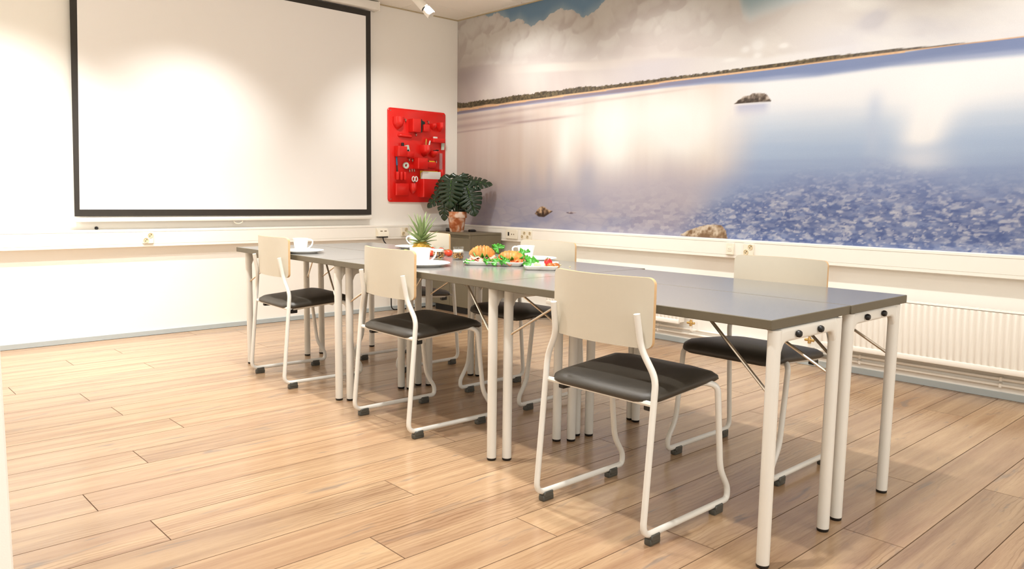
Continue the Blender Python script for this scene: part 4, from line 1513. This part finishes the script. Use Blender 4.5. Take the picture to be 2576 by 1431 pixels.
# ------------------------------------------------------------------ chairs (front towards local +x)
def make_chair(label):
    t_ = thing('sled_chair', label, 'chair')
    R_ = .0105
    W2 = .228
    for s in (-1, 1):
        q = B()
        pts = [(-.216, s * .172, .704), (-.197, s * .178, .598), (-.184, s * .226, .512), (-.226, s * W2, .033), (.236, s * W2, .033), (.237, s * W2, .075), (.186, s * W2, .150), (.150, s * W2, .440), (.118, s * .196, .452), (-.15, s * .185, .427)]
        q.tube(fillet(pts, [.03, .03, .042, .035, .03, .035, .03, .03], 5), R_, 10)
        fr = q.build('side_frame', m_cream, t_, angle=60)
        for x in (-.176, .172):
            q = B()
            q.box(x - .026, x + .026, s * W2 - .0125, s * W2 + .0125, .0, .021, .004, 2)
            q.box(x - .022, x + .022, s * W2 - .0150, s * W2 + .0150, .012, .034, .003)
            q.build('glide', m_pad, fr)
    for x, z, yw in ((.085, .436, .185), (-.184, .432, .223)):
        q = B()
        q.tube([(x, -yw, z), (x, yw, z)], .009, 8)
        q.build('cross_bar', m_cream, t_)
    for s in (-1, 1):
        q = B()
        q.box(-.165, -.125, s * .18 - .012, s * .18 + .012, .402, .422, .003)
        q.build('stacking_bumper', m_black, t_)
    # upholstered seat
    q = B()
    rings = []
    for z, w_, l_, r in ((0.0, .385, .365, .05), (.002, .418, .395, .06), (.012, .436, .414, .062), (.024, .430, .408, .06), (.034, .398, .376, .055), (.040, .32, .30, .05), (.043, .18, .17, .04)):
        rr_ = rrect(l_, w_, r, 6, 0.008, 0.0)
        ring = []
        for x, y in rr_:
            zz = .437 + z + .085 * x - (.020 * max(0, (x - .10) / .1) ** 2 if x > .10 else 0) + .004
            ring.append((x, y, zz))
        rings.append(ring)
    q.loft(rings)
    q.build('seat', m_leather, t_, angle=70)
    # bent plywood back
    q = B()
    hw, z0, z1, rc = .205, .597, .812, .021
    cols = sorted({-hw + rc * (1 - math.cos(a)) for a in [PI / 2 * k / 5 for k in range(6)]} | {hw - rc * (1 - math.cos(a)) for a in [PI / 2 * k / 5 for k in range(6)]} | {hw * k / 6 * .84 for k in range(-6, 7)})
    NV = 8

    def sheet(dx):
        G = []
        for y in cols:
            e = hw - abs(y)
            c_ = rc - math.sqrt(max(0, rc * rc - (rc - e) ** 2)) if e < rc else 0.0
            row = []
            for k in range(NV + 1):
                z = (z0 + c_) + (z1 - z0 - 2 * c_) * k / NV
                x = -.214 + .034 * (y / hw) ** 2 - .050 * (z - z0) + .012 * ((y / hw) ** 2) * (z - z0) / .21
                row.append(Vector((x + dx, y, z)))
            G.append(row)
        return G
    Ff, Fb = sheet(.012), sheet(0.0)
    q.mi = 0
    q.grid(Ff)
    q.grid([r[::-1] for r in Fb])
    q.mi = 1
    nc = len(cols)
    q.grid([[Ff[i][0] for i in range(nc)], [Fb[i][0] for i in range(nc)]])
    q.grid([[Ff[i][NV] for i in range(nc)], [Fb[i][NV] for i in range(nc)]])
    q.grid([[Ff[0][k] for k in range(NV + 1)], [Fb[0][k] for k in range(NV + 1)]])
    q.grid([[Ff[nc - 1][k] for k in range(NV + 1)], [Fb[nc - 1][k] for k in range(NV + 1)]])
    bmesh.ops.remove_doubles(q.bm, verts=q.bm.verts[:], dist=1e-5)
    bk = q.build('backrest', (m_back, m_ply), t_, angle=50)
    for s in (-1, 1):
        q = B()
        q.lathe([(0, 0), (.006, 0), (.005, .0025), (0, .003)], 10, mtx=Matrix.Translation((-.1885, s * .172, .66)) @ Matrix.Rotation(PI / 2, 4, 'Y'))
        q.build('rivet', m_steel, bk)
    return t_


GRP = None
ch = make_chair('cream and black sled chair in front, back turned, under the near table')
ch.location = (-2.682, -4.312, 0)
dup(ch, (-2.612, -3.012, 0), rad(-1.5), 'cream-backed sled chair at the middle near table, before the plate of pineapple')
dup(ch, (-2.612, -1.878, 0), rad(-3), 'cream-backed sled chair at the far end, before the lone cup and plate')
dup(ch, (-1.930, -4.320, 0), PI, 'sled chair facing the camera at the front right table, radiator behind')
dup(ch, (-1.940, -2.990, 0), PI, 'sled chair facing the camera behind the sandwich platters')
dup(ch, (-1.935, -1.932, 0), PI + rad(1), 'sled chair facing the camera in front of the corner cabinet')

# ------------------------------------------------------------------ tableware
Z0 = TH


def plate(label, x, y, r):
    t_ = thing('plate', label, 'plate', (x, y, Z0))
    q = B()
    q.lathe([(0, 0.003), (r * .58, .003), (r * .60, 0.0), (r * .66, 0.0), (r * .68, .003), (r * .97, .013), (r, .0155), (r * .985, .0175), (r * .68, .0085), (r * .62, .0062), (0, .0062)], 48)
    q.build('dish', m_white, t_)
    return t_


def cup(label, x, y, z, ang, rt=.042, rb=.030, h=.075):
    t_ = thing('coffee_cup', label, 'cup', (x, y, z), ang)
    q = B()
    q.lathe([(0, .003), (rb * .7, .003), (rb * .75, 0), (rb * .95, 0), (rb, .004), (rb * 1.12, h * .35), (rt, h - .001), (rt - .001, h), (rt - .003, h), (rb * 1.12 - .003, h * .37), (rb * .8, .010), (0, .009)], 36)
    q.build('bowl', m_white, t_)
    q = B()
    rr_ = lambda k: rt + (rb * 1.1 - rt) * k
    pts = [(rr_(.05) - .002, 0, h * .90), (rt + .014, 0, h * .93), (rt + .026, 0, h * .78), (rt + .020, 0, h * .50), (rr_(.75) + .008, 0, h * .28), (rr_(.75) - .004, 0, h * .24)]
    q.tube(fillet(pts, .014, 4), .0038, 8)
    q.build('handle', m_white, t_)
    q = B()
    q.lathe([(0, h * .62), (rt * .86, h * .62)], 24)
    return t_


vang = math.atan2(RV.y, RV.x)
plate('white plate with a cup at the far end table, behind the furthest near-side chair', -2.66, -1.965, .115)
cup('white cup whose handle sticks out beside the furthest near-side chair back', -2.668, -1.958, Z0 + .0064, vang)
plate('white plate by the far edge of the table, left of the pineapple', -1.925, -1.985, .115)
cup('white cup standing half hidden behind the pineapple crown', -1.905, -1.995, Z0 + .0064, vang + PI)
plate('white plate with a large cup beside the middle near-side chair', -2.585, -2.985, .128)
cup('large white cup in front of the pineapple, handle towards the jars', -2.60, -2.985, Z0 + .0064, vang, .049, .038, .078)
plate('white plate under a cup behind the sandwich platters', -1.94, -3.055, .125)
cup('white cup behind the sandwich platters, in front of a cream chair back', -1.955, -3.02, Z0 + .0064, vang + PI, .046, .032, .070)
plate('white plate of pineapple pieces under the half pineapple', -2.185, -2.425, .13)

# pineapple
m_pine = mat('pineapple_rind', (196, 156, 60), 0.5, var=0.35, scale=40)
m_pflesh = mat('pineapple_flesh', (244, 226, 110), 0.4, var=0.08, scale=40)
m_pleaf = mat('pineapple_leaf', (128, 146, 92), 0.5, var=0.30, scale=18)
pn = thing('pineapple', 'half pineapple with its spiky green crown standing on a plate', 'fruit', (-2.185, -2.425, Z0 + .0064))
b = B()
rg = random.Random(5)
b.lathe([(0, 0), (.044, 0), (.048, .004), (.047, .03), (.040, .052), (.026, .066), (0, .070)], 20)
pbody = b.build('fruit_body', m_pine, pn)
for row in range(4):
    for k in range(11):
        a = 2 * PI * (k + .5 * (row % 2)) / 11
        z = .008 + row * .0145
        r = [.0475, .0475, .044, .037][row]
        q = B()
        mt_ = Matrix.Translation((r * math.cos(a), r * math.sin(a), z)) @ Matrix.Rotation(a, 4, 'Z') @ Matrix.Rotation(rad(80 - row * 12), 4, 'Y')
        q.lathe([(.0115, -.001), (.009, .003), (.003, .006), (0, .010)], 6, mtx=mt_)
        q.build('eye', m_pine, pbody)
b = None
for k in range(36):
    f_ = k / 35.0
    a = k * 2.39996
    ln = .050 + .125 * f_ ** 0.9 * rg.uniform(.72, 1.08)
    tilt = rad(78 - 66 * f_ + rg.uniform(-6, 6))
    z = .050 + .035 * f_
    q = B()
    wd = .0125 + .003 * (1 - f_)
    rows = []
    for i in range(7):
        s = i / 6
        r = .014 * (1 - f_) + ln * s * math.sin(tilt) * (1 + .12 * s)
        zz = z + ln * s * math.cos(tilt) - .012 * s * s * math.sin(tilt)
        w_ = wd * (1 - s ** 1.6) + .0006
        c0 = Vector((r * math.cos(a), r * math.sin(a), zz))
        sd_ = Vector((-math.sin(a), math.cos(a), 0))
        up = Vector((-math.cos(a) * math.cos(tilt), -math.sin(a) * math.cos(tilt), math.sin(tilt)))
        rows.append([c0 + sd_ * w_ + up * w_ * .45, c0, c0 - sd_ * w_ + up * w_ * .45])
    q.grid(rows)
    o = q.build('crown_leaf', m_pleaf, pn, angle=80)
    md = o.modifiers.new('thickness', 'SOLIDIFY')
    md.thickness = .0014
spots = [(-.092, .03, 'pineapple chunk at the left rim of the plate, showing over the chair back'), (-.085, -.03, 'pineapple chunk in front of the half pineapple, hidden by the chair back'), (.07, -.07, 'pineapple chunk between the half pineapple and the tomatoes')]
first = None
for k, (x, y, lab) in enumerate(spots):
    q = B()
    q.loft([[(-.016, -.010, 0), (.016, -.012, 0), (.012, .012, 0), (-.012, .010, 0)], [(-.014, -.009, .016), (.015, -.010, .018), (.010, .010, .020), (-.010, .009, .015)]])
    o = q.build('pineapple_piece', m_pflesh, smooth=False)
    tag(o, lab, 'fruit', 'pineapple chunks on the plate')
    o.location = (-2.185 + x, -2.425 + y, Z0 + .0105)
    o.rotation_euler = (0, 0, k * 1.3)

# jars of granola
m_glass = bpy.data.materials.new('jar_glass')
m_glass.use_nodes = True
nt = m_glass.node_tree
for n_ in list(nt.nodes):
    if n_.type != 'OUTPUT_MATERIAL':
        nt.nodes.remove(n_)
tr = nt.nodes.new('ShaderNodeBsdfTransparent')
tr.inputs[0].default_value = (.97, .98, .97, 1)
gl = nt.nodes.new('ShaderNodeBsdfGlossy')
gl.inputs['Roughness'].default_value = .03
lw0 = nt.nodes.new('ShaderNodeLayerWeight')
lw0.inputs['Blend'].default_value = .25
lw = nt.nodes.new('ShaderNodeMath')
lw.operation = 'MULTIPLY_ADD'
lw.inputs[1].default_value = .35
lw.inputs[2].default_value = .03
nt.links.new(lw0.outputs['Facing'], lw.inputs[0])
ms = nt.nodes.new('ShaderNodeMixShader')
nt.links.new(lw.outputs[0], ms.inputs[0])
nt.links.new(tr.outputs[0], ms.inputs[1])
nt.links.new(gl.outputs[0], ms.inputs[2])
nt.links.new(ms.outputs[0], nt.nodes['Material Output'].inputs[0])
m_yog = mat('yoghurt', (246, 242, 234), 0.4, var=.01)
m_gran = [mat('granola_a', (206, 150, 74), 0.7, var=.3, scale=90), mat('granola_b', (160, 104, 48), 0.7, var=.3, scale=90), mat('granola_c', (92, 54, 34), 0.7, var=.3, scale=90), mat('granola_d', (230, 190, 120), 0.7, var=.2, scale=90)]


def jar(label, x, y, seed):
    t_ = thing('granola_jar', label, 'jar', (x, y, Z0))
    q = B()
    q.lathe([(0, .001), (.026, .001), (.030, .005), (.031, .044), (.029, .052), (.0265, .056), (.0275, .060), (.0285, .066), (.0275, .068), (.026, .066), (.0245, .056), (.027, .050), (.0285, .044), (.0275, .007), (.025, .004), (0, .004)], 28)
    q.build('glass', m_glass, t_)
    rg_ = random.Random(seed)
    q = B()
    for k in range(190):
        a, r, z = rg_.uniform(0, 2 * PI), .0258 * math.sqrt(rg_.uniform(.4, 1)), rg_.uniform(.008, .038)
        q.mi = rg_.choice([0, 0, 1, 2, 3])
        q.ball((r * math.cos(a), r * math.sin(a), z), rg_.uniform(.003, .0045), 5, 4, (1.2, .9, .8))
    o = q.build('granola', m_gran, t_)
    o['kind'] = 'stuff'
    q = B()
    q.lathe([(0, .006), (.017, .006), (.017, .038), (.0262, .0395), (.0262, .049), (.0235, .052), (0, .053)], 24)
    q.build('yoghurt', m_yog, t_)


jar('small glass jar of granola and yoghurt next to the large cup', -2.292, -2.722, 1)
jar('small glass jar of granola and yoghurt, the one by the big platter', -2.232, -2.808, 2)
m_tom = mat('tomato_skin', (224, 66, 36), 0.2, var=.12, scale=25)
m_green = mat('stalk_green', (70, 120, 40), 0.5)
for k, (x, y, r, lab) in enumerate(((-2.135, -2.605, .0215, 'red tomato right of the first granola jar'), (-2.215, -2.552, .0185, 'red tomato showing through the big cup handle'),
                                    (-2.035, -2.325, .018, 'small tomato behind the first jar, close to the pineapple'), (-2.010, -2.375, .018, 'small tomato at the back, behind the first jar rim'),
                                    (-2.100, -2.530, .017, 'small tomato peeping over the first jar, next to the bigger tomato'))):
    t_ = thing('tomato', lab, 'fruit', (x, y, Z0))
    q = B(); q.ball((0, 0, r * .9), r, 16, 10, (1, 1, .9))
    q.build('flesh', m_tom, t_)
    q = B()
    for i in range(5):
        a = 2 * PI * i / 5 + k
        q.tube([(0, 0, r * 1.76), (.006 * math.cos(a), .006 * math.sin(a), r * 1.80), (.011 * math.cos(a), .011 * math.sin(a), r * 1.62)], [.0018, .0014, .0006], 5)
    q.build('calyx', m_green, t_)

# ------------------------------------------------------------------ platters of sandwiches
EA = math.atan2(-.774, .634)


def platter(label, x, y, ang, ln, dp, h=.020):
    t_ = thing('platter', label, 'platter', (x, y, Z0), ang)
    q = B()
    R2 = lambda s, z, r: [(px, py, z) for px, py in rrect(ln - 2 * s, dp - 2 * s, r, 4, ln / 2, dp / 2)]
    q.loft([R2(.016, 0, .010), R2(.010, .003, .012), R2(.0, h - .002, .014), R2(.001, h, .014), R2(.004, h, .013), R2(.014, .007, .010), R2(.020, .005, .008)])
    q.build('dish', m_white, t_, angle=30)
    return t_


P1 = Vector((-2.418, -3.070, Z0))
P2 = Vector((-2.345, -3.412, Z0))
platter('long white platter heaped with croissant sandwiches and lettuce', P1.x, P1.y, EA, .285, .215)
platter('smaller white platter with rolls and strawberries in front of the long one', P2.x, P2.y, EA + rad(4), .155, .27)


def on(Pt, s, t_, z=0.0, da=0.0):
    ca, sa = math.cos(EA + da), math.sin(EA + da)
    return Vector((Pt.x + ca * s - sa * t_, Pt.y + sa * s + ca * t_, Z0 + .006 + z))


m_crust = mat('croissant_crust', (206, 138, 66), 0.45, var=.75, scale=30, bump=.9, bscale=60)
m_crumb = mat('bread_crumb', (238, 208, 160), 0.8, var=.12, scale=60, bump=.4, bscale=160)
m_ham = mat('ham_slice', (240, 168, 150), 0.4, var=.14, scale=30)
m_salmon = mat('salmon_slice', (236, 116, 62), 0.4, var=.16, scale=40)
m_lett = mat('curly_lettuce', (64, 150, 34), 0.4, var=.5, scale=32)
m_straw = mat('strawberry_skin', (220, 32, 36), 0.25, var=.15, scale=60, bump=.3, bscale=260)
m_roll = mat('glazed_roll', (170, 98, 44), 0.3, var=.3, scale=30)
m_pas = mat('pastry_cream', (246, 214, 160), 0.5, var=.18, scale=30)


def croissant_mesh(q, ln, h, w_, flat=0.0, seed=0, bend=.35):
    rg_ = random.Random(seed)
    n_, m_ = 25, 14
    rings = []
    for i in range(n_):
        u = i / (n_ - 1) * 2 - 1
        k = max(.04, (1 - abs(u) ** 2.2)) ** .62
        seg = abs(((u * 3.5) % 1) - .5) * 2
        k *= 1 - .10 * (seg > .72) * (1 if abs(u) < .9 else 0)
        x = u * ln / 2
        y0 = bend * ln * .5 * (u * u)
        rings.append([(x, y0 + math.cos(a) * w_ / 2 * k, max(flat, math.sin(a) * h * k * (1 if math.sin(a) > 0 else .4)) + rg_.uniform(-.0018, .0018)) for a in [2 * PI * j / m_ for j in range(m_)]])
    q.loft(rings)


def wavy(q, ln, wd, amp, seed, nx=16, ny_=7, freq=3.0):
    rg_ = random.Random(seed)
    ph = rg_.uniform(0, 6)
    G = []
    for i in range(nx):
        row = []
        for j in range(ny_):
            u, v = i / (nx - 1) - .5, j / (ny_ - 1) - .5
            ed = .6 + .4 * math.cos(u * PI)
            row.append((u * ln, v * wd * ed, amp * (math.sin(u * freq * 2 * PI + ph) * (.3 + abs(v) * 1.4) + .3 * math.sin(v * 9 + ph)) - .3 * wd * abs(v) ** 2))
        G.append(row)
    q.grid(G)


def solid(o, th):
    md = o.modifiers.new('thickness', 'SOLIDIFY')
    md.thickness = th
    return o


def sandwich(label, loc, rz, ln, h, w_, fill, seed, tilt=0.0):
    t_ = thing('croissant_sandwich', label, 'sandwich', loc, rz)
    q = B(); croissant_mesh(q, ln, h * .42, w_, 0, seed)
    q.build('bottom_half', m_crumb, t_)
    q = B(); croissant_mesh(q, ln * .98, h * .62, w_ * .96, -.004, seed + 1)
    o = q.build('top_half', m_crust, t_)
    o.location = (0, .004, h * .50)
    o.rotation_euler = (tilt, 0, 0)
    for k in range(2):
        q = B(); wavy(q, ln * .92, w_ * 1.25, .006, seed + k + 3)
        o = q.build('filling_slice', fill, t_, angle=80)
        o.location = (.004 * k, -.004, h * (.38 + .09 * k))
        o.rotation_euler = (rad(6), 0, rad(4 * k))
        solid(o, .002)
    q = B(); lettuce_mesh(q, ln * .42, seed + 9)
    o = q.build('lettuce', m_lett, t_, angle=80)
    o.location = (ln * .12, -.012, h * .36)
    solid(o, .001)
    return t_


def lettuce_mesh(q, r, seed, nr=7, na=40):
    rg_ = random.Random(seed)
    ph = [rg_.uniform(0, 6) for _ in range(4)]
    G = []
    for j in range(na):
        a = 2 * PI * j / na * .82
        row = []
        for i in range(nr):
            s = i / (nr - 1)
            rr_ = r * s * (1 + .14 * math.sin(3 * a + ph[0]) * s)
            z = s ** 2 * r * (.22 * math.sin(5 * a + ph[1]) + .20 * math.sin(11 * a + ph[2]) * s + .10 * math.sin(19 * a + ph[3]) * s * s) + .12 * r * s
            row.append((rr_ * math.cos(a), rr_ * math.sin(a) * .8, z))
        G.append(row)
    q.grid(G)


def lettuce(label, loc, r, seed, rot=(0, 0, 0)):
    q = B(); lettuce_mesh(q, r, seed)
    o = tag(q.build('lettuce_leaf', m_lett, angle=80), label, 'lettuce')
    o.location = loc
    o.rotation_euler = rot
    return solid(o, .0012)


sandwich('tall browned croissant sandwich with ham at the left of the long platter', on(P1, .080, .085), EA + rad(12), .130, .078, .078, m_ham, 11, rad(6))
sandwich('croissant sandwich with salmon in the middle of the long platter', on(P1, .218, .070), EA - rad(4), .132, .058, .075, m_salmon, 21, rad(4))
sandwich('croissant sandwich lying at the back right of the long platter', on(P1, .220, .165), EA + rad(8), .130, .052, .07, m_salmon, 31)
sandwich('low croissant sandwich at the left tip of the long platter', on(P1, .065, .168), EA - rad(10), .11, .040, .06, m_ham, 41)
for k, (s, t_, z, ln, rz, m_, lab) in enumerate(((.060, .040, .012, .115, .15, m_ham, 'pink ham slice at the front left of the long platter'), (.165, .030, .014, .11, -.1, m_salmon, 'orange salmon slice along the front of the long platter'),
                                                (.228, .026, .016, .10, .1, m_salmon, 'orange salmon slice at the front right of the long platter'), (.120, .045, .020, .10, .35, m_ham, 'folded ham slice beneath the tall croissant sandwich'))):
    q = B(); wavy(q, ln, .05, .007, 60 + k)
    o = tag(q.build('cold_cut', m_, angle=80), lab, 'cold cut')
    o.location = on(P1, s, t_, z)
    o.rotation_euler = (rad(25), 0, EA + rz)
    solid(o, .0022)
lettuce('curly lettuce leaf at the left front corner of the long platter', on(P1, .026, .016, .008), .026, 1, (rad(15), 0, EA))
lettuce('sprig of curly lettuce standing up between the two tallest sandwiches', on(P1, .150, .135, .070), .030, 2, (rad(60), rad(10), EA))
lettuce('curly lettuce leaf along the front rim under the ham', on(P1, .120, .010, .014), .024, 3, (rad(35), 0, EA + .6))
lettuce('curly lettuce leaf hanging over the front rim of the long platter', on(P1, .165, .002, .014), .027, 4, (rad(45), 0, EA - .3))
lettuce('curly lettuce leaf on the front rim nearest the smaller platter', on(P1, .205, .004, .014), .026, 5, (rad(40), 0, EA + .2))
lettuce('large curly lettuce leaf at the right end of the long platter', on(P1, .278, .085, .024), .036, 6, (rad(40), rad(12), EA + .4))
lettuce('dark curly lettuce leaf at the back left of the smaller platter', on(P2, .028, .075, .020), .038, 7, (rad(50), 0, EA - .4))
lettuce('curly lettuce leaf on top of the back right sandwich', on(P1, .268, .150, .045), .034, 8, (rad(35), rad(-10), EA))
for s, t_, rz, lab in ((.060, .070, .3, 'pale cream-filled roll beside the lettuce on the smaller platter'), (.075, .035, -.2, 'pale cream-filled roll at the front of the smaller platter')):
    g = thing('cream_roll', lab, 'pastry', on(P2, s, t_), EA + rz)
    q = B(); q.ball((0, 0, .015), .019, 14, 8, (1.15, .85, .8))
    q.build('pastry', m_pas, g)
    q = B(); q.ball((.010, -.002, .017), .014, 12, 8, (.6, 1.05, .95))
    q.build('cream_filling', m_yog, g)
for s, t_, rx, lab in ((.090, .085, .4, 'left of two red strawberries on the smaller platter'), (.118, .080, -.5, 'right of two red strawberries on the smaller platter')):
    g = thing('strawberry', lab, 'fruit', on(P2, s, t_, .004), EA)
    mt_ = Matrix.Rotation(rx, 4, 'Y')
    q = B(); q.lathe([(0, 0), (.007, .003), (.0135, .014), (.0165, .026), (.013, .036), (.004, .040), (0, .040)], 14, mtx=mt_)
    q.build('berry', m_straw, g)
    q = B()
    for i in range(6):
        a = 2 * PI * i / 6
        q.tube([mt_ @ Vector((0, 0, .040)), mt_ @ Vector((.008 * math.cos(a), .008 * math.sin(a), .042)), mt_ @ Vector((.014 * math.cos(a), .014 * math.sin(a), .036))], [.002, .0022, .0005], 5)
    q.build('calyx', m_green, g)
q = B(); q.tube([on(P2, .098, .05, .012), on(P2, .104, .052, .030), on(P2, .108, .06, .044)], [.009, .008, .004], 8)
tag(q.build('strawberry_slice', m_straw), 'cut strawberry slice standing between pale and brown rolls', 'fruit')
for s, t_, rz, lab in ((.118, .042, .1, 'brown glazed roll left of another on the smaller platter'), (.140, .050, .5, 'brown glazed roll at the right rim of the smaller platter')):
    g = thing('glazed_roll', lab, 'pastry', on(P2, s, t_), EA + rz)
    q = B(); q.ball((0, 0, .0135), .0175, 14, 8, (1.1, .9, .8))
    q.build('dough', m_roll, g)
    q = B(); q.lathe([(.017, 0), (.0185, .004), (.018, .007), (.0165, .009)], 14, (0, 0, .006))
    q.build('bottom_crust', m_crust, g)
for k, (x, y, lab) in enumerate(((-2.02, -3.33, 'tiny pale crumb on the dark table, the one nearer the platters'), (-2.05, -3.42, 'tiny pale crumb on the dark table, the one further from the platters'))):
    q = B(); q.ball((0, 0, .0022), .004, 6, 5, (1.2, .8, .6))
    o = tag(q.build('bread_crumb', m_crumb), lab, 'crumb', 'crumbs on the table')
    o.location = (x, y, Z0)
